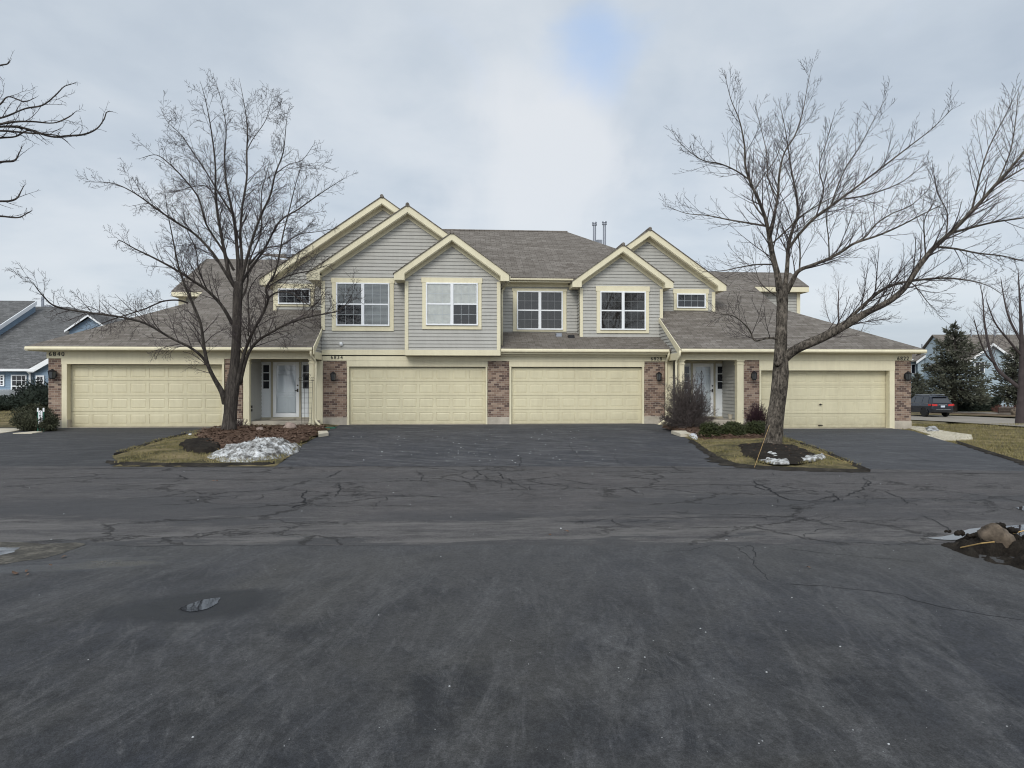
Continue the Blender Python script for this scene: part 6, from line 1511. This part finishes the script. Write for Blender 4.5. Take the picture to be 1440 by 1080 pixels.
house_part(MB().slab([(-44, 52.4, eb(52.4)), (WX(96, 52.4), 52.4, eb(52.4)), (-20.3, 49.2, eb(49.2)), (-20.3, 62, 2.4), (-44, 62, 2.4)], (0, 0, -.1)), 'roof', 'roofgrey', blue)
house_part(MB().box(-44, WX(50, 43.2), 43.13, 43.24, 2.36, 2.5), 'gutter', 'white', blue)
# upper block with its end wall and rake
zu = lambda y: 5.37+.51*(y-47.5)
house_part(MB().slab([(-44, 44.2, zu(44.2)), (X2, 44.2, zu(44.2)), (X2, 51.4, zu(51.4)), (-44, 51.4, zu(51.4))], (0, 0, -.1)), 'upper_roof', 'roofgrey', blue)
house_part(MB().slab([(X2+.01, 44.2, zu(44.2)), (X2+.01, 51.4, zu(51.4)), (X2+.01, 51.4, zu(51.4)-.28), (X2+.01, 44.2, zu(44.2)-.28)], (.06, 0, 0)), 'rake_board', 'white', blue)
sidingpart([([(44.6, 3), (51.5, 3), (51.5, 7.1), (51.2, 7.1), (44.6, zu(44.6)-.2)], (X2-.1, 0, 0), (0, 1, 0), (1, 0, 0))], blue, 'upper_wall', 'blueside')
# gable dormer
xg = WX(127, 48); zg = bz(127, 443, 48); hw = 1.45
sidingpart([([(xg-hw+.15, eb(48)-.8), (xg+hw-.15, eb(48)-.8), (xg+hw-.15, zg-1.0), (xg, zg-.12), (xg-hw+.15, zg-1.0)], (0, 48, 0), (1, 0, 0), (0, -1, 0))], blue, 'dormer_wall', 'blueside')
r_ = MB(); tr_ = MB()
for s_ in (-1, 1):
    r_.slab([(xg, 47.7, zg), (xg+s_*hw, 47.7, zg-1.03), (xg+s_*hw, 53, zg-1.03), (xg, 53, zg)], (0, 0, .06)); tr_.slab([(xg, 47.66, zg), (xg+s_*hw, 47.66, zg-1.03), (xg+s_*hw, 47.66, zg-1.15), (xg, 47.66, zg-.12)], (0, .05, 0))
house_part(r_, 'dormer_roof', 'roofgrey', blue); house_part(tr_, 'dormer_rake', 'white', blue)
# right-hand front gable (mostly hidden)
xr0 = WX(46, 43.3)
sidingpart([([(xr0, 0), (xr0+6.5, 0), (xr0+6.5, 2.6), (xr0+3.2, 4.3), (xr0, 2.6)], (0, 43.5, 0), (1, 0, 0), (0, -1, 0))], blue, 'gable_wall', 'blueside')
house_part(MB().slab([(xr0-.2, 43.15, 2.45), (xr0+3.2, 43.15, 4.45), (xr0+3.2, 43.15, 4.18), (xr0+.1, 43.15, 2.3), (xr0-.2, 43.15, 2.3)], (0, .06, 0)), 'rake_board', 'white', blue)
house_part(MB().slab([(xr0-.2, 43.2, 2.48), (xr0+3.2, 43.2, 4.48), (xr0+3.2, 50, 4.48), (xr0-.2, 50, 2.48)], (0, 0, .08)), 'roof', 'roofgrey', blue)
simplewin(blue, WX(16.5, YB), WX(38.5, YB), bz(27, 559, YB), bz(27, 527, YB), YB-.02); simplewin(blue, WX(50, 43.4), WX(61.5, 43.4), bz(55, 556, 43.4), bz(55, 528, 43.4), 43.48, 2); simplewin(blue, WX(-10, YB), WX(7, YB), bz(3, 543, YB), bz(3, 527, YB), YB-.02)
house_part(MB().tube([(WX(38, 43.2), 43.2, 2.38), (WX(42, 43.6), 43.6, 2.2), (WX(42.5, 43.6), 43.6, .1)], .06, 6), 'downspout', 'white', blue)
house_part(MB().lathe((WX(60, 53), 53, 0), [(.1, 6.5), (.1, bz(60, 417, 53))], 8).box(WX(66, 53), WX(74, 53), 52.6, 53, 6.8, bz(70, 430, 53)), 'chimney', 'vent', blue)
house_part(MB().bbox(-35.0, WX(8, 42.8), 42.2, 43.68, 0, bz(4, 548, 42.8), .03), 'bay_box', 'white', blue)
# pale houses on the right
def farhouse(label, D, px0, px1, pyE, pyR, gx, gpy, gw, wallmat, seed, base=None):
    """ridge parallel to the street, one big front gable at gx"""
    a = gp(px0, D); b = gp(px1, D); root = empty('house', (a+b)/2, label, 'house', 'pale houses across the road')
    ang = math.atan2(b.y-a.y, b.x-a.x); L = (b-a).length; z0 = -1.3; k = D/F
    ze = CAMZ+(540-pyE)*k; zr = CAMZ+(540-pyR)*k; MT = Matrix.Translation((a.x, a.y, 0)) @ Matrix.Rotation(ang, 4, 'Z'); dpt = 9.
    def T(mb): mb.v = [tuple(MT @ Vector(v)) for v in mb.v]; return mb
    m = MB(); siding(m, [(0, z0), (L, z0), (L, ze), (0, ze)], (0, 0, 0), (1, 0, 0), (0, -1, 0), .02, .2); siding(m, [(0, z0), (dpt, z0), (dpt, ze), (dpt/2, zr-.1), (0, ze)], (0, 0, 0), (0, 1, 0), (-1, 0, 0), .02, .2); siding(m, [(0, z0), (dpt, z0), (dpt, ze), (dpt/2, zr-.1), (0, ze)], (L, 0, 0), (0, 1, 0), (1, 0, 0), .02, .2)
    T(m).build('wall', M[wallmat], root)
    T(MB().slab([(-.3, -.4, ze), (L+.3, -.4, ze), (L+.3, dpt/2, zr), (-.3, dpt/2, zr)], (0, 0, .1)).slab([(-.3, dpt+.4, ze), (L+.3, dpt+.4, ze), (L+.3, dpt/2, zr), (-.3, dpt/2, zr)], (0, 0, .1))).build('roof', M['roof'], root)
    T(MB().box(-.3, L+.3, -.5, -.4, ze-.12, ze+.08)).build('gutter', M['white'], root)
    gX = (gx-px0)*k; gz = CAMZ+(540-gpy)*k; w = gw*k/2; gze = gz-w*.72
    m = MB(); siding(m, [(gX-w, z0), (gX+w, z0), (gX+w, gze), (gX, gz), (gX-w, gze)], (0, -1.2, 0), (1, 0, 0), (0, -1, 0), .02, .2); T(m).build('gable_wall', M[wallmat], root)
    m = MB(); t = MB()
    for s_ in (-1, 1):
        m.slab([(gX, -1.6, gz+.05), (gX+s_*(w+.4), -1.6, gze-.24), (gX+s_*(w+.4), 5, gze-.24), (gX, 5, gz+.05)], (0, 0, .1)); t.slab([(gX, -1.64, gz+.05), (gX+s_*(w+.4), -1.64, gze-.24), (gX+s_*(w+.4), -1.64, gze-.55), (gX, -1.64, gz-.26)], (0, .05, 0))
    T(m).build('gable_roof', M['roof'], root); T(t).build('rake_board', M['white'], root)
    r = random.Random(seed)
    nwin = max(2, int(L/3.2))
    for i in range(nwin):
        xx = L*(i+.5)/nwin
        for zz in (.1, 2.9):
            if zz+1.3 > ze: continue
            yy = -1.2 if abs(xx-gX) < w-.8 else 0
            f = T(MB().box(xx-.6, xx+.6, yy-.08, yy-.02, zz, zz+.08).box(xx-.6, xx+.6, yy-.08, yy-.02, zz+1.22, zz+1.3).box(xx-.6, xx-.5, yy-.08, yy-.02, zz, zz+1.3).box(xx+.5, xx+.6, yy-.08, yy-.02, zz, zz+1.3).box(xx-.03, xx+.03, yy-.08, yy-.02, zz, zz+1.3)).build('window', M['white'], root)
            T(MB().box(xx-.58, xx+.58, yy-.045, yy-.03, zz+.02, zz+1.28)).build('pane', M['glassdark'], f)
    for dx in (.3, .5, .8): T(MB().tube([(L*dx, dpt/2-.3, zr-.3), (L*dx, dpt/2-.3, zr+.7)], .09, 6)).build('chimney', M['vent'], root)
    return root
farhouse('pale two storey house behind the low conifer and end pier', 92, 1262, 1338, 506, 489, 1300, 494, 34, 'paleside', 1)
farhouse('large pale blue house with brown roof at the right edge', 84, 1346, 1520, 508, 468, 1384, 484, 96, 'paleside', 2)
# boulder and low timber edging across the road
def farrock(px, D, r, label, mat):
    p = gp(px, D); mb = MB(); core(mb, (p.x, p.y, p.z+r*.5), r, r, r*.8, 3); tag(mb.build('rock', M[mat], smooth=True, uv=False), label, 'rock')
farrock(1430, 62, .5, 'pale boulder on the far verge next to the right tree trunk', 'palestone')
M['timber'] = plain('weathered_timber', (.07, .055, .045), .9, .3, 4)
a = gp(1404, 64); b = gp(1424, 64); root = empty('planter', a, 'low weathered timber planter under the reddish bushes', 'planter')
for k in range(3):
    MB().tube([a+Vector((0, 0, .12+.2*k)), b+Vector((0, 0, .12+.2*k))], .11, 6).build('board', M['timber'], root)
# distant low treeline so the horizon is not bare
M['wood'] = plain('far_wood', (.085, .075, .075), 1., .3, .2)
mb = MB(); r9 = random.Random(77)
for k in range(5200):
    an = r9.uniform(R(20), R(160)); D = r9.uniform(190, 250); x, y = math.cos(an)*D, math.sin(an)*D; hh = (6+3*mn.noise(Vector((an*9, 1, 0)))+2*mn.noise(Vector((an*30, 1, 0))))*r9.uniform(.4, 1)
    w = r9.uniform(.05, .12); l = r9.uniform(-1.6, 1.6); mb.add([(x-w, y, -1.5), (x+w, y, -1.5), (x+l, y, -1+hh)], [(0, 1, 2)])
    for q in range(5):
        z = hh*r9.uniform(.3, .95); ll = r9.uniform(-2.2, 2.2); xx = x+l*z/hh; mb.add([(xx, y, z-1.2), (xx+.1, y, z-1.1), (xx+ll, y, z+abs(ll)*.7)], [(0, 1, 2)])
tag(mb.build('woodland', M['wood'], uv=False), 'distant bare woodland along the horizon', 'woodland', kind='stuff')
# ================================================================= SKY, SUN, CAMERA
w = bpy.data.worlds.new('World'); sc.world = w; w.use_nodes = True; nt = w.node_tree
for n in list(nt.nodes): nt.nodes.remove(n)
out = nt.nodes.new('ShaderNodeOutputWorld'); bg = nt.nodes.new('ShaderNodeBackground'); nt.links.new(bg.outputs[0], out.inputs[0])
SUN_EL, SUN_AZ = R(34), R(200)       # azimuth measured from +Y clockwise: behind the viewer, slightly left
sky = nt.nodes.new('ShaderNodeTexSky'); sky.sky_type = 'NISHITA'; sky.sun_disc = False; sky.sun_elevation = SUN_EL; sky.sun_rotation = SUN_AZ; sky.air_density = 1.; sky.dust_density = 1.5; sky.ozone_density = 1.
tc = nt.nodes.new('ShaderNodeTexCoord'); g = tc.outputs['Generated']
nrm = N(nt, 'ShaderNodeVectorMath', {0: g}, operation='NORMALIZE').outputs[0]
sp = N(nt, 'ShaderNodeSeparateXYZ', {'Vector': nrm})
# cloud layer coordinates: project on a plane overhead so clouds flatten toward the horizon
den = mth(nt, 'ADD', mth(nt, 'MAXIMUM', sp.outputs['Z'], 0.), .22)
pv = N(nt, 'ShaderNodeCombineXYZ', {'X': mth(nt, 'DIVIDE', sp.outputs['X'], den), 'Y': mth(nt, 'DIVIDE', sp.outputs['Y'], den), 'Z': 0.}).outputs[0]
n1 = noise(nt, pv, 1.15, 6, .5, .4); n2 = noise(nt, pv, .45, 3, .5); n3 = noise(nt, pv, 4., 5, .55, .3)
def spot(px, py, rad, warp=.10):
    u = Vector(((px-720)/F*CA+SA, -(px-720)/F*SA+CA, (540-py)/F)).normalized()
    wv = N(nt, 'ShaderNodeTexNoise', {'Vector': nrm, 'Scale': 5.5, 'Detail': 4, 'Roughness': .5}).outputs['Color']
    wv = N(nt, 'ShaderNodeVectorMath', {0: wv, 1: (.5, .5, .5)}, operation='SUBTRACT').outputs[0]
    wv = N(nt, 'ShaderNodeVectorMath', {0: wv, 'Scale': warp*2}, operation='SCALE').outputs[0]
    q = N(nt, 'ShaderNodeVectorMath', {0: nrm, 1: wv}, operation='ADD').outputs[0]
    d = N(nt, 'ShaderNodeVectorMath', {0: q, 1: tuple(u)}, operation='DISTANCE').outputs['Value']
    return mth(nt, 'POWER', mth(nt, 'SUBTRACT', 1., mth(nt, 'DIVIDE', d, rad), clamp=True), 1.3)
cl = mth(nt, 'ADD', mth(nt, 'ADD', mth(nt, 'MULTIPLY', n1, .5), mth(nt, 'MULTIPLY', n2, .35)), mth(nt, 'MULTIPLY', n3, .15))
cloud = ramp(nt, cl, [(.37, (.49, .56, .645)), (.46, (.61, .675, .745)), (.53, (.72, .77, .82)), (.62, (.81, .845, .88))])
nd = N(nt, 'ShaderNodeTexNoise', {'Vector': nrm, 'Scale': 7., 'Detail': 7, 'Roughness': .55, 'Distortion': .6}).outputs['Fac']
br_ = mth(nt, 'ADD', mth(nt, 'ADD', spot(785, 205, .17, .06), mth(nt, 'MULTIPLY', spot(700, 280, .20, .06), .7)), mth(nt, 'MULTIPLY', mth(nt, 'SUBTRACT', nd, .5), 1.3))
bright = ramp(nt, br_, [(.10, 0.), (.95, 1.)], 'EASE')
cloud = mixc(nt, mth(nt, 'MULTIPLY', bright, .9), cloud, (.84, .86, .88))
hz = ramp(nt, sp.outputs['Z'], [(.0, 1.), (.16, .45), (.38, 0.)])
cloud = mixc(nt, mth(nt, 'MULTIPLY', hz, .45), cloud, (.66, .72, .80))
# thicker, brighter cloud behind the viewer, where the veiled sun stands
sd = Vector((math.sin(SUN_AZ)*math.cos(SUN_EL), math.cos(SUN_AZ)*math.cos(SUN_EL), math.sin(SUN_EL)))
dt = N(nt, 'ShaderNodeVectorMath', {0: nrm, 1: tuple(sd)}, operation='DOT_PRODUCT').outputs['Value']
glow = mth(nt, 'POWER', mth(nt, 'MAXIMUM', dt, 0.), 2.)
cloud = mixc(nt, 1., cloud, ramp(nt, glow, [(0., 1.), (1., 1.)]), 'MULTIPLY')
cs = N(nt, 'ShaderNodeVectorMath', {0: cloud, 'Scale': mth(nt, 'ADD', 1., mth(nt, 'MULTIPLY', glow, 1.1))}, operation='SCALE').outputs[0]
skys = N(nt, 'ShaderNodeVectorMath', {0: sky.outputs['Color'], 'Scale': .13}, operation='SCALE').outputs[0]
gap = mth(nt, 'ADD', mth(nt, 'ADD', mth(nt, 'MULTIPLY', spot(850, 84, .12, .05), .8), mth(nt, 'MULTIPLY', spot(800, 104, .11, .05), .6)), mth(nt, 'MULTIPLY', mth(nt, 'SUBTRACT', nd, .55), 1.6)); gap = mth(nt, 'MULTIPLY', ramp(nt, gap, [(.08, 0.), (1., 1.)], 'EASE'), .62); col = mixc(nt, gap, cs, (.46, .62, .92)); col = mixc(nt, .12, col, skys)
col = mixc(nt, gap, cs, (.42, .60, .92)); col = mixc(nt, .12, col, skys)
nt.links.new(col, bg.inputs['Color']); bg.inputs['Strength'].default_value = 1.0
sl = bpy.data.lights.new('sun', 'SUN'); sl.energy = 1.5; sl.angle = R(22); sl.color = (1, .96, .88)
so = bpy.data.objects.new('sun', sl); C.objects.link(so); so.rotation_euler = (-sd).to_track_quat('-Z', 'Y').to_euler()
cam = bpy.data.cameras.new('camera'); cam.sensor_width = 36; cam.lens = 25.0; cam.clip_end = 3000; cam.clip_start = .05
co = bpy.data.objects.new('camera', cam); C.objects.link(co); co.location = (0, 0, CAMZ); co.rotation_euler = (R(90), 0, -YAW); sc.camera = co
sc.cycles.filter_width = 1.1
sc.cycles.use_denoising = True
sc.view_settings.view_transform = 'Standard'; sc.view_settings.look = 'None'; sc.view_settings.exposure = 0; sc.view_settings.gamma = 1
